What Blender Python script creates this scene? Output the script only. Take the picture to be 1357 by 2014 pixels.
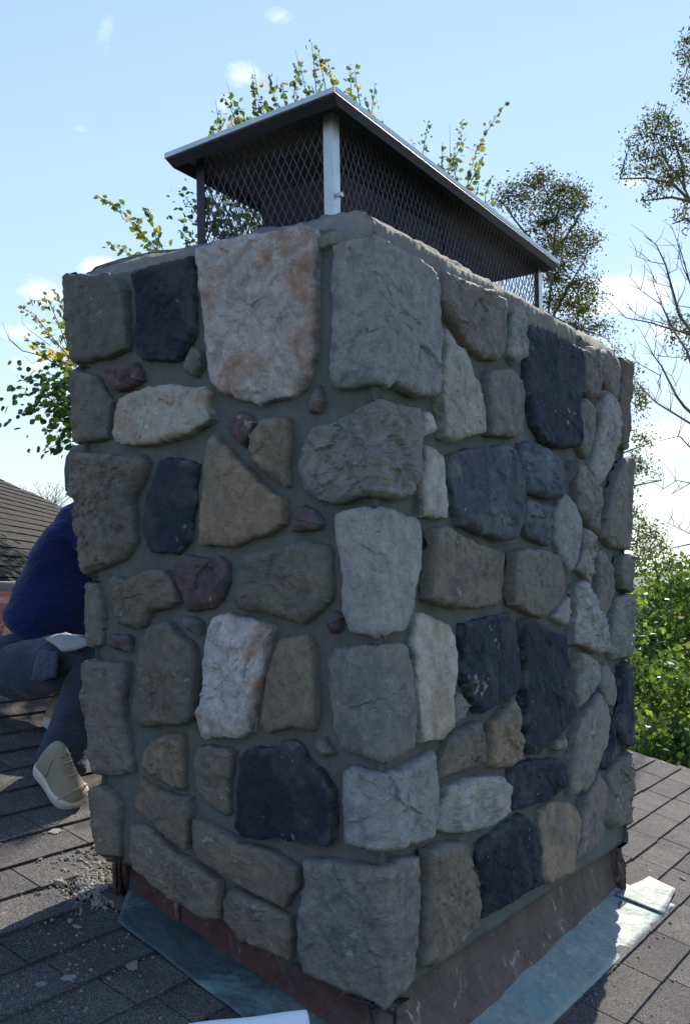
import bpy, bmesh, math, random
import numpy as np
from mathutils import Vector, Matrix, noise
random.seed(7); rng = np.random.default_rng(7)
S = bpy.context.scene
COL = S.collection
for o in list(bpy.data.objects): bpy.data.objects.remove(o)

# ------------------------------------------------------------------ camera
EZ = 6.2                                   # eye height above the garden
F = 1950.0; CX, CY = 678.5, 1147.0; ROLL = math.atan(.016)
cam_d = bpy.data.cameras.new('camera'); cam = bpy.data.objects.new('camera', cam_d); COL.objects.link(cam)
cam.location = (0, 0, EZ)
cam.rotation_euler = (Matrix.Rotation(math.pi/2, 4, 'X') @ Matrix.Rotation(-ROLL, 4, 'Z')).to_euler()
cam_d.sensor_fit = 'VERTICAL'; cam_d.sensor_height = 24.0
cam_d.lens = F/2014*24.0
cam_d.shift_y = (CY-1007)/2014
cam_d.clip_end = 5000
S.camera = cam

# ------------------------------------------------------------------ sky + sun
SUN_AZ, SUN_EL = math.radians(23), math.radians(36)
world = bpy.data.worlds.new('World'); S.world = world; world.use_nodes = True
wn = world.node_tree; wn.nodes.clear()
def N(t, tree, **k):
    n = tree.nodes.new(t)
    for a, b in k.items(): setattr(n, a, b)
    return n
w_out = N('ShaderNodeOutputWorld', wn); w_bg = N('ShaderNodeBackground', wn)
sky = N('ShaderNodeTexSky', wn, sky_type='NISHITA', sun_disc=False, sun_elevation=SUN_EL, sun_rotation=SUN_AZ,
        air_density=.85, dust_density=0.0, ozone_density=1.0, altitude=100)
w_bg.inputs['Strength'].default_value = 0.15
def sky_clouds():
    L = wn.links.new
    tc = N('ShaderNodeTexCoord', wn); D = tc.outputs['Generated']
    def math_(op, a, b=None):
        m = N('ShaderNodeMath', wn, operation=op)
        for i, v in enumerate((a, b)):
            if v is None: continue
            if hasattr(v, 'links'): L(v, m.inputs[i])
            else: m.inputs[i].default_value = v
        return m.outputs[0]
    def dot(v, vec):
        m = N('ShaderNodeVectorMath', wn, operation='DOT_PRODUCT'); L(v, m.inputs[0]); m.inputs[1].default_value = vec; return m.outputs['Value']
    total = None
    # cloud patches: azimuth, elevation (degrees), half width, half height, strength
    for az, el, w, h, k in CLOUDS:
        a, e = math.radians(az), math.radians(el)
        d0 = (math.sin(a)*math.cos(e), math.cos(a)*math.cos(e), math.sin(e)); r = (math.cos(a), -math.sin(a), 0)
        u = (-math.sin(a)*math.sin(e), -math.cos(a)*math.sin(e), math.cos(e))
        x = math_('DIVIDE', dot(D, r), math.radians(w)); y = math_('DIVIDE', dot(D, u), math.radians(h))
        q = math_('ADD', math_('MULTIPLY', x, x), math_('MULTIPLY', y, y))
        g = math_('MULTIPLY', math_('POWER', 2.718, math_('MULTIPLY', q, -1.0)), k)
        g = math_('MULTIPLY', g, math_('GREATER_THAN', dot(D, d0), 0.5))
        total = g if total is None else math_('MAXIMUM', total, g)
    mp = N('ShaderNodeMapping', wn); mp.inputs['Scale'].default_value = (1, 1.0, 2.2); L(D, mp.inputs[0])
    n = N('ShaderNodeTexNoise', wn); n.inputs['Scale'].default_value = 15; n.inputs['Detail'].default_value = 9; n.inputs['Roughness'].default_value = .6; n.inputs['Distortion'].default_value = .5
    L(mp.outputs[0], n.inputs['Vector'])
    n2 = N('ShaderNodeTexNoise', wn); n2.inputs['Scale'].default_value = 2.2; n2.inputs['Detail'].default_value = 5; L(mp.outputs[0], n2.inputs['Vector'])
    rest = N('ShaderNodeMapRange', wn); rest.inputs[1].default_value = .56; rest.inputs[2].default_value = .80; L(n2.outputs[0], rest.inputs[0])
    total = math_('MAXIMUM', total, math_('MULTIPLY', rest.outputs[0], .35))
    s = math_('ADD', total, math_('SUBTRACT', n.outputs[0], .92))
    mr = N('ShaderNodeMapRange', wn); mr.inputs[1].default_value = 0; mr.inputs[2].default_value = .75; L(s, mr.inputs[0])
    return mr.outputs[0]
CLOUDS = [(-13.0, 28.6, 1.1, 1.5, .62), (-3.4, 29.8, 1.5, .8, .60), (-5.2, 27.2, 2.0, 1.2, .55), (-6.4, 25.8, 1.2, .8, .5), (-14.4, 24.2, 1.2, .4, .5),
          (-16.6, 16.0, 1.9, .9, .80), (-18.0, 13.8, 1.8, .8, .7), (-13.6, 17.4, 1.8, .7, .9), (-17, 12.0, 2.2, 1.4, .55),
          (15.8, 15.4, 4.6, 1.5, .88), (19.0, 13.2, 3.5, .8, .7), (16.5, 21.0, 1.0, .5, .7), (17.8, 7.7, 2.2, 1.2, .95), (17, 4.2, 2.6, .8, .9), (24, 9, 4, 2, .7)]
cl_fac = sky_clouds()
tint = N('ShaderNodeMix', wn, data_type='RGBA', blend_type='MULTIPLY'); tint.inputs[0].default_value = 1
sepz = N('ShaderNodeSeparateXYZ', wn); tcz = N('ShaderNodeTexCoord', wn); wn.links.new(tcz.outputs['Generated'], sepz.inputs[0]); hr = N('ShaderNodeValToRGB', wn)
hr.color_ramp.elements[0].position = 0.0; hr.color_ramp.elements[0].color = (.70, .72, .63, 1); hr.color_ramp.elements[1].position = .26; hr.color_ramp.elements[1].color = (.68, .75, .90, 1)
wn.links.new(sepz.outputs[2], hr.inputs[0]); wn.links.new(hr.outputs[0], tint.inputs[7]); # thin high haze evens the clear sky out: c -> 2c/(1+c/3)
hz1 = N('ShaderNodeVectorMath', wn, operation='MULTIPLY_ADD'); wn.links.new(sky.outputs[0], hz1.inputs[0]); hz1.inputs[1].default_value = (1/3, 1/3, 1/3); hz1.inputs[2].default_value = (1, 1, 1)
hz2 = N('ShaderNodeVectorMath', wn, operation='SCALE'); wn.links.new(sky.outputs[0], hz2.inputs[0]); hz2.inputs['Scale'].default_value = 2.0
hz3 = N('ShaderNodeVectorMath', wn, operation='DIVIDE'); wn.links.new(hz2.outputs[0], hz3.inputs[0]); wn.links.new(hz1.outputs[0], hz3.inputs[1])
wn.links.new(hz3.outputs[0], tint.inputs[6])
cmix = N('ShaderNodeMix', wn, data_type='RGBA'); wn.links.new(cl_fac, cmix.inputs[0]); wn.links.new(tint.outputs[2], cmix.inputs[6])
cmix.inputs[7].default_value = (5.2, 5.3, 5.3, 1)
wn.links.new(cmix.outputs[2], w_bg.inputs[0])
wn.links.new(w_bg.outputs[0], w_out.inputs[0])
sun_d = bpy.data.lights.new('sun', 'SUN'); sun = bpy.data.objects.new('sun', sun_d); COL.objects.link(sun)
sun_d.energy = 4.2; sun_d.angle = math.radians(.5); sun_d.color = (1, .90, .76)
SD = Vector((math.sin(SUN_AZ)*math.cos(SUN_EL), math.cos(SUN_AZ)*math.cos(SUN_EL), math.sin(SUN_EL)))
sun.rotation_euler = SD.to_track_quat('Z', 'Y').to_euler()
S.view_settings.view_transform = 'Standard'; S.view_settings.look = 'None'
S.view_settings.exposure = 1.22; S.view_settings.gamma = 1
S.render.engine = 'CYCLES'

# ------------------------------------------------------------------ measuring helpers (survey of the place from the camera point)
cr, sr = math.cos(ROLL), math.sin(ROLL)
def ray(px, py):
    ix, iy = px-CX, py-CY
    return np.array([(ix*cr-iy*sr)/F, 1.0, (-ix*sr-iy*cr)/F])
def at(px, py, Y):
    r = ray(px, py)*Y; return Vector((r[0], Y, r[2]+EZ))
def proj(P):
    X, Y, Z = P[0], P[1], P[2]-EZ; a = X/Y*F; b = Z/Y*F
    return CX+a*cr-b*sr, CY-a*sr-b*cr
VR = np.array([.56105, .82778, 0]); VL = np.array([-.82778, .56105, 0])
NLn, NRn = -VR, -VL
C0 = ray(748, 1205)*2.3; C0[2] = 0
def hit(px, py, P, n):
    r = ray(px, py); return r*(np.dot(P, n)/np.dot(r, n))
XC = lambda y: 735+(y-430)*(757-735)/(1985-430)
def uv(px, py, h=-.012):
    if px < XC(py):
        Q = hit(px, py, C0+h*NLn, NLn); return (-float(np.dot(Q-C0, VL)), float(Q[2]))
    Q = hit(px, py, C0+h*NRn, NRn); return (float(np.dot(Q-C0, VR)), float(Q[2]))
W1 = lambda z: 1.010+.055*z
W2 = lambda z: 1.79+.03*z
def base_pt(u, z):
    a, b = W1(z), W2(z)
    if u < -a: return C0+VL*a+VR*(-u-a), VL
    if u < 0: return C0+VL*(-u), NLn
    if u < b: return C0+VR*u, NRn
    return C0+VR*b+VL*(u-b), VR
SOFT = .004
def M(u, z, h):
    P = np.zeros(3); n = np.zeros(3)
    for k in (-1, -.5, 0, .5, 1):
        p, m = base_pt(u+k*SOFT, z); P += p; n += m
    P /= 5; n /= np.linalg.norm(n)
    P = P+n*h
    return (P[0], P[1], z+EZ)

# ------------------------------------------------------------------ object helpers
def link(o, parent=None):
    COL.objects.link(o)
    if parent is not None: o.parent = parent
    return o
def thing(name, label, cat, loc=(0, 0, 0), group=None):
    o = bpy.data.objects.new(name, None); COL.objects.link(o); o.location = loc
    o['label'] = label; o['category'] = cat; o.empty_display_size = .1
    if group: o['group'] = group
    return o
def tag(o, label, cat, group=None):
    o['label'] = label; o['category'] = cat
    if group: o['group'] = group
    return o
def mesh_of(name, verts, faces, mat=None, smooth=True):
    me = bpy.data.meshes.new(name); me.from_pydata([tuple(v) for v in verts], [], faces)
    if mat: me.materials.append(mat)
    if smooth: me.polygons.foreach_set('use_smooth', [True]*len(me.polygons))
    me.update(); return me
def obj(name, verts, faces, mat, parent=None, smooth=True):
    o = bpy.data.objects.new(name, mesh_of(name, verts, faces, mat, smooth))
    link(o)
    if parent is not None:
        o.parent = parent; o.matrix_parent_inverse = Matrix.Translation(-parent.location) if parent.parent is None else Matrix.Identity(4)
    return o
class MB:
    def __init__(s): s.v = []; s.f = []
    def box(s, o, x, y, z):           # origin corner + three edge vectors
        o, x, y, z = map(Vector, (o, x, y, z)); k = len(s.v)
        for c in (0, 1):
            for b in (0, 1):
                for a in (0, 1): s.v.append(o+x*a+y*b+z*c)
        fl = [(0, 2, 3, 1), (4, 5, 7, 6), (0, 1, 5, 4), (2, 6, 7, 3), (0, 4, 6, 2), (1, 3, 7, 5)]
        if x.cross(y).dot(z) < 0: fl = [t[::-1] for t in fl]
        s.f += [tuple(k+i for i in t) for t in fl]
    def tube(s, pts, rad, n=6, cap=True):
        pts = [Vector(p) for p in pts]; k0 = len(s.v)
        if not hasattr(rad, '__len__'): rad = [rad]*len(pts)
        ref = Vector((.31, .17, .93))
        for i, p in enumerate(pts):
            d = (pts[min(i+1, len(pts)-1)]-pts[max(i-1, 0)])
            if d.length < 1e-9: d = Vector((0, 0, 1))
            d.normalize(); a = d.cross(ref)
            if a.length < .05: a = d.cross(Vector((1, 0, 0)))
            a.normalize(); b = d.cross(a)
            for j in range(n):
                t = 2*math.pi*j/n; s.v.append(p+(a*math.cos(t)+b*math.sin(t))*rad[i])
        for i in range(len(pts)-1):
            for j in range(n):
                q = k0+i*n; s.f.append((q+j, q+(j+1) % n, q+n+(j+1) % n, q+n+j))
        if cap:
            s.f.append(tuple(k0+j for j in range(n))[::-1]); s.f.append(tuple(k0+(len(pts)-1)*n+j for j in range(n)))
    def lathe(s, c, prof, n=32):
        k0 = len(s.v)
        for r, z in prof:
            for j in range(n):
                t = 2*math.pi*j/n; s.v.append(Vector((c[0]+r*math.cos(t), c[1]+r*math.sin(t), c[2]+z)))
        for i in range(len(prof)-1):
            for j in range(n):
                q = k0+i*n; s.f.append((q+j, q+(j+1) % n, q+n+(j+1) % n, q+n+j))
    def build(s, name, mat, parent=None, smooth=False): return obj(name, s.v, s.f, mat, parent, smooth)

# ------------------------------------------------------------------ materials
def new_mat(name):
    m = bpy.data.materials.new(name); m.use_nodes = True
    t = m.node_tree; b = t.nodes['Principled BSDF']; return m, t, b
def noise_node(t, coord, scale, detail=6, rough=.6, dist=0):
    n = N('ShaderNodeTexNoise', t); n.inputs['Scale'].default_value = scale; n.inputs['Detail'].default_value = detail
    n.inputs['Roughness'].default_value = rough; n.inputs['Distortion'].default_value = dist
    t.links.new(coord, n.inputs['Vector']); return n
def ramp(t, fac, stops):
    r = N('ShaderNodeValToRGB', t); e = r.color_ramp.elements
    while len(e) < len(stops): e.new(.5)
    for q, (p, c) in zip(e, stops): q.position = p; q.color = (*c, 1) if len(c) == 3 else c
    t.links.new(fac, r.inputs[0]); return r
def mix(t, a, b, fac, mode='MIX'):
    m = N('ShaderNodeMix', t, data_type='RGBA', blend_type=mode)
    for sock, v in ((m.inputs[6], a), (m.inputs[7], b), (m.inputs[0], fac)):
        if hasattr(v, 'is_linked') or hasattr(v, 'links'): t.links.new(v, sock)
        elif isinstance(v, tuple): sock.default_value = (*v, 1)
        else: sock.default_value = v
    return m.outputs[2]
def bump(t, b, height, strength, dist, prev=None):
    n = N('ShaderNodeBump', t); n.inputs['Strength'].default_value = strength; n.inputs['Distance'].default_value = dist
    t.links.new(height, n.inputs['Height'])
    if prev: t.links.new(prev, n.inputs['Normal'])
    if b: t.links.new(n.outputs[0], b.inputs['Normal'])
    return n.outputs[0]
def simple(name, col, col2=None, scale=8, rough=.8, metal=0, bs=.3, bd=.003, bscale=60, spec=.3):
    m, t, b = new_mat(name)
    co = N('ShaderNodeNewGeometry', t).outputs['Position']
    n = noise_node(t, co, scale, 8, .65)
    r = ramp(t, n.outputs[0], [(.3, col), (.7, col2 or tuple(c*.8 for c in col))])
    t.links.new(r.outputs[0], b.inputs['Base Color'])
    b.inputs['Roughness'].default_value = rough; b.inputs['Metallic'].default_value = metal
    b.inputs['Specular IOR Level'].default_value = spec
    n2 = noise_node(t, co, bscale, 6, .6); bump(t, b, n2.outputs[0], bs, bd)
    return m

def stone_material():
    m, t, b = new_mat('stone_veneer')
    L = t.links.new
    co = N('ShaderNodeNewGeometry', t).outputs['Position']
    oi = N('ShaderNodeObjectInfo', t)
    off = N('ShaderNodeVectorMath', t, operation='SCALE'); off.inputs['Scale'].default_value = 37.0
    comb = N('ShaderNodeCombineXYZ', t); L(oi.outputs['Random'], comb.inputs[0]); L(oi.outputs['Random'], comb.inputs[1])
    L(comb.outputs[0], off.inputs[0])
    add = N('ShaderNodeVectorMath', t, operation='ADD'); L(co, add.inputs[0]); L(off.outputs[0], add.inputs[1]); P = add.outputs[0]
    pa = N('ShaderNodeAttribute', t, attribute_type='OBJECT', attribute_name='patch')
    pa2 = N('ShaderNodeAttribute', t, attribute_type='OBJECT', attribute_name='patch_amount')
    big = noise_node(t, P, 6.5, 4, .6, .6)
    pr = ramp(t, big.outputs[0], [(.47, (0, 0, 0)), (.62, (1, 1, 1))])
    pm = N('ShaderNodeMath', t, operation='MULTIPLY'); L(pr.outputs[0], pm.inputs[0]); L(pa2.outputs['Fac'], pm.inputs[1])
    c1 = mix(t, oi.outputs['Color'], pa.outputs['Color'], pm.outputs[0])
    mid = noise_node(t, P, 22, 8, .7)
    c2 = mix(t, c1, ramp(t, mid.outputs[0], [(.28, (.68, .68, .70)), (.5, (1, 1, 1)), (.74, (1.26, 1.25, 1.22))]).outputs[0], 1.0, 'MULTIPLY')
    fine = noise_node(t, P, 160, 8, .75)
    c3 = mix(t, c2, ramp(t, fine.outputs[0], [(.3, (.74, .74, .75)), (.5, (1, 1, 1)), (.70, (1.26, 1.26, 1.24))]).outputs[0], 1.0, 'MULTIPLY')
    spec = noise_node(t, P, 55, 3, .5)      # pale mortar smears and grit left on the faces
    sp2 = noise_node(t, P, 9, 2, .5)
    mm = N('ShaderNodeMath', t, operation='MULTIPLY'); L(spec.outputs[0], mm.inputs[0]); L(sp2.outputs[0], mm.inputs[1])
    c4 = mix(t, c3, (.42, .42, .40), ramp(t, mm.outputs[0], [(.40, (0, 0, 0)), (.46, (.75, .75, .75))]).outputs[0])
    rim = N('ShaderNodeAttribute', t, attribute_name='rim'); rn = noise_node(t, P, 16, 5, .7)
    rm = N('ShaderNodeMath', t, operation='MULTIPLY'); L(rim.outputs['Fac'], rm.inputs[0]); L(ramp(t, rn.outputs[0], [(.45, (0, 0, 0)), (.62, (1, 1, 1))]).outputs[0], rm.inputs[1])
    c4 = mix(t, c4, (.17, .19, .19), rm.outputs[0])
    L(c4, b.inputs['Base Color'])
    b.inputs['Roughness'].default_value = .82; b.inputs['Specular IOR Level'].default_value = .35
    vr = N('ShaderNodeVectorRotate', t, rotation_type='AXIS_ANGLE'); vr.inputs['Axis'].default_value = (-.3, .95, 0); L(P, vr.inputs['Vector'])
    am = N('ShaderNodeMath', t, operation='MULTIPLY'); L(oi.outputs['Random'], am.inputs[0]); am.inputs[1].default_value = 19.0; L(am.outputs[0], vr.inputs['Angle'])
    st = N('ShaderNodeMapping', t); st.inputs['Scale'].default_value = (1, 1, .30); L(vr.outputs[0], st.inputs[0])
    b1 = noise_node(t, st.outputs[0], 34, 9, .68, .7)
    n1 = bump(t, None, b1.outputs[0], .9, .014)
    b2 = noise_node(t, P, 130, 8, .75)
    n2 = bump(t, None, b2.outputs[0], 1.0, .0070, n1)
    vor = N('ShaderNodeTexVoronoi', t, feature='F1'); vor.inputs['Scale'].default_value = 26; vor.inputs['Randomness'].default_value = 1
    wr = N('ShaderNodeVectorMath', t, operation='ADD'); L(P, wr.inputs[0]); ws = N('ShaderNodeVectorMath', t, operation='SCALE'); ws.inputs['Scale'].default_value = .06
    L(b1.outputs['Color'], ws.inputs[0]); L(ws.outputs[0], wr.inputs[1]); L(wr.outputs[0], vor.inputs['Vector'])
    bump(t, b, vor.outputs['Distance'], .4, .006, n2)
    return m
MAT_STONE = stone_material()

def mortar_material(name, col, col2):
    m, t, b = new_mat(name)
    co = N('ShaderNodeNewGeometry', t).outputs['Position']
    n = noise_node(t, co, 7, 8, .65, .3)
    r = ramp(t, n.outputs[0], [(.3, col), (.7, col2)])
    f = noise_node(t, co, 260, 4, .7)
    c = mix(t, r.outputs[0], ramp(t, f.outputs[0], [(.3, (.75, .75, .75)), (.7, (1.25, 1.25, 1.25))]).outputs[0], .8, 'MULTIPLY')
    t.links.new(c, b.inputs['Base Color']); b.inputs['Roughness'].default_value = .9; b.inputs['Specular IOR Level'].default_value = .2
    mt = N('ShaderNodeMapping', t); mt.inputs['Scale'].default_value = (1, 1, .35); t.links.new(co, mt.inputs[0])
    a = bump(t, None, noise_node(t, mt.outputs[0], 26, 8, .65, .5).outputs[0], .9, .014)
    bump(t, b, f.outputs[0], 1.0, .004, a)
    return m
MAT_MORTAR = mortar_material('mortar', (.115, .125, .125), (.175, .185, .18))
MAT_CROWN = mortar_material('crown_mortar', (.19, .185, .18), (.30, .285, .26))

def shingle_material(name='asphalt_shingle', dark=1.0):
    m, t, b = new_mat(name)
    L = t.links.new
    co = N('ShaderNodeNewGeometry', t).outputs['Position']
    oi = N('ShaderNodeObjectInfo', t)
    g = N('ShaderNodeTexVoronoi', t, feature='F1'); g.inputs['Scale'].default_value = 420; L(co, g.inputs['Vector'])
    gr = ramp(t, g.outputs['Color'], [(.15, (.026, .027, .029)), (.5, (.070, .068, .065)), (.85, (.165, .156, .145))])
    n = noise_node(t, co, 5, 7, .65)
    c = mix(t, gr.outputs[0], ramp(t, n.outputs[0], [(.3, (.7, .7, .74)), (.7, (1.27, 1.25, 1.20))]).outputs[0], 1.0, 'MULTIPLY')
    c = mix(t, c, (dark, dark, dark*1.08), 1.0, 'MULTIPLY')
    rr = ramp(t, oi.outputs['Random'], [(0, (.75, .75, .78)), (1, (1.2, 1.19, 1.15))])
    c = mix(t, c, rr.outputs[0], 1.0, 'MULTIPLY')
    d = noise_node(t, co, 26, 4, .6)       # dried dust and lichen flecks
    c = mix(t, c, (.30, .29, .27), ramp(t, d.outputs[0], [(.66, (0, 0, 0)), (.74, (.7, .7, .7))]).outputs[0])
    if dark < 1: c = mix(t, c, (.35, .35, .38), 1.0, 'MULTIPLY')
    L(c, b.inputs['Base Color']); b.inputs['Roughness'].default_value = .92; b.inputs['Specular IOR Level'].default_value = .25
    a = bump(t, None, g.outputs['Distance'], .9, .0016)
    bump(t, b, n.outputs[0], .4, .01, a)
    return m
MAT_SHINGLE = shingle_material(); MAT_SHINGLE2 = shingle_material('darkened_shingle', .13)  # second copy: same shingle colours multiplied evenly darker, for the wing roof
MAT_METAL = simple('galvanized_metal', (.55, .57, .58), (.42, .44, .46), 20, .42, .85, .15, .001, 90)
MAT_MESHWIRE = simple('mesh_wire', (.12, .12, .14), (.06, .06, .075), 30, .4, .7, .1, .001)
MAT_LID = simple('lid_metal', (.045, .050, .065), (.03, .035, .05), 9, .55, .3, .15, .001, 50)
MAT_CLAY = simple('flue_clay', (.050, .036, .042), (.028, .024, .030), 7, .85)
MAT_SOIL = simple('grass_ground', (.05, .075, .025), (.08, .09, .035), .6, .95)

def flashing_material(name, base, base2, streak, apron=False):
    m, t, b = new_mat(name); L = t.links.new
    co = N('ShaderNodeNewGeometry', t).outputs['Position']
    n = noise_node(t, co, 5, 9, .75, .8)
    c = ramp(t, n.outputs[0], [(.3, base), (.62, base2)]).outputs[0]
    pt = noise_node(t, co, 3.2, 7, .7, 1.0)      # verdigris patina in big uneven patches
    c = mix(t, c, (.17, .27, .27) if apron else (.07, .10, .10), ramp(t, pt.outputs[0], [(.52 if apron else .60, (0, 0, 0)), (.64 if apron else .70, (.75, .75, .75))]).outputs[0])
    mp = N('ShaderNodeMapping', t); mp.inputs['Scale'].default_value = (1, 1, 1 if apron else .5); L(co, mp.inputs[0])
    s = noise_node(t, mp.outputs[0], 13, 10, .8, .9)
    c = mix(t, c, streak, ramp(t, s.outputs[0], [(.59, (0, 0, 0)), (.64, (.8, .8, .8))]).outputs[0])
    s2 = noise_node(t, co, 38, 7, .75)
    c = mix(t, c, tuple(x*.3 for x in base), ramp(t, s2.outputs[0], [(.58, (0, 0, 0)), (.66, (.8, .8, .8))]).outputs[0])
    r3 = noise_node(t, mp.outputs[0], 8, 8, .75, .4)
    c = mix(t, c, (.10, .045, .03), ramp(t, r3.outputs[0], [(.60, (0, 0, 0)), (.70, (.35, .35, .35) if apron else (.8, .8, .8))]).outputs[0])
    L(c, b.inputs['Base Color']); b.inputs['Roughness'].default_value = .68; b.inputs['Metallic'].default_value = .1
    a = bump(t, None, noise_node(t, co, 9, 5, .5).outputs[0], .7, .03); bump(t, b, s.outputs[0], .6, .004, a)
    return m
MAT_FL_L = flashing_material('red_brown_flashing', (.050, .022, .025), (.105, .045, .040), (.24, .22, .21))
MAT_FL_R = flashing_material('dark_brown_flashing', (.040, .026, .024), (.115, .085, .075), (.38, .39, .37))
MAT_APRON = flashing_material('weathered_zinc_apron', (.15, .185, .185), (.28, .315, .30), (.52, .51, .46), True)
MAT_MEMB = flashing_material('teal_membrane', (.022, .045, .055), (.070, .110, .120), (.17, .20, .20), True)

# ------------------------------------------------------------------ ground, far woods
def ground_z(x, y): return 0.0
g = obj('ground', [(-900, -300, 0), (900, -300, 0), (900, 2500, 0), (-900, 2500, 0)], [(0, 1, 2, 3)], MAT_SOIL, None, False); g['kind'] = 'structure'

# ------------------------------------------------------------------ roof frame: a along the courses, b up the slope
SL = .333
SDv = VL+np.array([0, 0, SL]); SDv /= np.linalg.norm(SDv)
RN = np.cross(VR, SDv); RN = RN if RN[2] > 0 else -RN
P0 = C0+np.array([0, 0, -1.19])
def roof(a, b, h=0.0):
    q = P0+VR*a+SDv*b+RN*h; return Vector((q[0], q[1], q[2]+EZ))
def roof_ab(px, py):
    q = hit(px, py, P0, RN)-P0; return float(np.dot(q, VR)), float(np.dot(q, SDv))

house = thing('house', 'dark asphalt shingled roof slope that the stone chimney and the crouching worker stand on', 'house', roof(3.6, -2.2))
A0, A1, B0, B1 = -3.4, 3.67, -2.4, 3.9
dk = MB(); o_ = roof(A0, B0, -.12); dk.box(o_, roof(A1, B0, -.12)-o_, roof(A0, B1, -.12)-o_, roof(A0, B0, -.004)-o_)
dk.build('roof_deck', simple('deck_felt', (.02, .02, .022), (.03, .03, .03), 10, .95), house)
# walls under the roof
wl = MB()
wc = [roof(A0+.3, B0+.3), roof(A1-.3, B0+.3), roof(A1-.3, B1-.2), roof(A0+.3, B1-.2)]
k = len(wl.v)
for p in wc: wl.v += [Vector((p.x, p.y, 0)), Vector((p.x, p.y, p.z-.15))]
for i in range(4): j = (i+1) % 4; wl.f.append((k+2*i, k+2*j, k+2*j+1, k+2*i+1))
wl.build('wall', simple('siding_wall', (.55, .54, .5), (.5, .49, .46), 3), house)
# shingle tabs
EXP, TAB = .132, .35
def shingle_mesh(i, mat=None):
    r = random.Random(i); nx, ny = 5, 4; v = []; f = []
    w, l = TAB-.006, EXP+.03
    for lay in (0, 1):
        for iy in range(ny+1):
            for ix in range(nx+1):
                x = w*ix/nx; y = l*iy/ny
                top = .014-(.0105)*iy/ny+noise.noise(Vector((x*9+i*5, y*9, i)))*.0022
                jit = noise.noise(Vector((x*30+i*7, 0, 3)))*.0022 if iy == 0 else 0
                v.append((x+ (noise.noise(Vector((y*30, i, 9)))*.0016 if ix in (0, nx) else 0), y+jit, top if lay else top-.0055-.002*(iy == 0)))
    q = (nx+1)*(ny+1)
    for iy in range(ny):
        for ix in range(nx):
            a = iy*(nx+1)+ix
            f.append((q+a, q+a+1, q+a+nx+2, q+a+nx+1)); f.append((a, a+nx+1, a+nx+2, a+1))
    for ix in range(nx): f.append((ix, ix+1, q+ix+1, q+ix))
    for iy in range(ny):
        a = iy*(nx+1); b_ = a+nx; f.append((a, q+a, q+a+nx+1, a+nx+1)); f.append((b_, b_+nx+1, q+b_+nx+1, q+b_))
    return mesh_of('shingle', v, f, mat or MAT_SHINGLE, False)
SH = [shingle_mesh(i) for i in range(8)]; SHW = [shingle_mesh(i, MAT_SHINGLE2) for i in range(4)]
X3, Y3, Z3 = Vector(VR), Vector(SDv), Vector(RN)
ROT = Matrix((X3, Y3, Z3)).transposed().to_4x4()
tabs = []
BOFF = .052
for side, i in [(sd_, i_) for sd_ in (-1, 1) for i_ in range(-18, 28)]:
    b0 = (.831 if side < 0 else .105)+i*EXP+(-6*EXP if side < 0 else 0)
    off = (i % 3)*TAB/3*1.0+(i*.618 % 1)*.02 + (.5*TAB if i % 2 else 0)
    for j in range(-11, 12):
        a0 = j*TAB+off-.05
        if a0 < A0-.1 or a0+TAB > A1+.15 or b0 > B1-.2: continue
        if ((a0+TAB/2 < 0) or b0 > 1.0) != (side < 0): continue
        # under the chimney
        if a0 > -.08 and a0+TAB < 1.75 and b0 > -.03 and b0+EXP < 1.0: continue
        c = roof(a0+TAB/2, b0+EXP/2); 
        if c.y < .35: vis = False; size = 0
        else:
            px, py = proj(c); size = F*.2/c.y
            vis = -60 < px < 1420 and 1330 < py < 2090 and not (250 < px < 1180 and py < 1640)
        tabs.append((vis, size, a0, b0))
tabs.sort(key=lambda t: (-t[0], -t[1]))
MBs = MB()
def add_mesh_to(mb, me, mat4):
    k = len(mb.v); mb.v += [mat4 @ v.co for v in me.vertices]; mb.f += [tuple(k+i for i in p.vertices) for p in me.polygons]
for n_, (vis, size, a0, b0) in enumerate(tabs):
    rz = random.uniform(-.004, .004)
    m4 = Matrix.Translation(roof(a0, b0+random.uniform(-.003, .003), random.uniform(0, .0015))) @ ROT @ Matrix.Rotation(rz, 4, 'Z')
    me = SH[random.randrange(8)]
    if n_ < 290 and vis:
        o = bpy.data.objects.new('shingle', me); link(o, house); o.matrix_world = Matrix.Translation(-house.location) @ m4
    else: add_mesh_to(MBs, me, m4)
rs = MBs.build('shingle_rows', MAT_SHINGLE, house); rs['kind'] = 'stuff'

# wing roof at the left, its courses running away from us
FM = .60; FX0 = 1.9
def fr(x, y): return Vector((x, y, FM*(-x-FX0)+EZ))
wing = thing('house_wing', 'far dark shingled roof slope with a sloping top edge, behind the worker at the left', 'roof', fr(-2.6, 7))
def fhit(px, py):
    r = ray(px, py); # z = FM*(-x-FX0)
    t = -FM*FX0/(r[2]+FM*r[0]); return r*t
e0, e1 = fhit(0, 944), fhit(97, 988)
slope_e = (e1[0]-e0[0])/(e1[1]-e0[1])
def xtop(y): return e0[0]+(y-e0[1])*slope_e
FEX = .146*math.cos(math.atan(FM)); FY0, FY1 = 5.0, 26.0
FS = Vector((-1, 0, FM)).normalized(); FN = Vector((FM, 0, 1)).normalized()
rowsn = 0; MBf = MB(); cand = []
dkf = []
for i in range(0, 34):
    x0 = -1.62-i*FEX; y = FY0+(.17 if i % 2 else 0)
    while y < FY1:
        if x0 > xtop(y+.15)-.0:
            cand.append((y, x0))
        y += .345
cand.sort()
fm4 = Matrix((Vector((0, 1, 0)), FS, FN)).transposed().to_4x4()
cnt = 0
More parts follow.
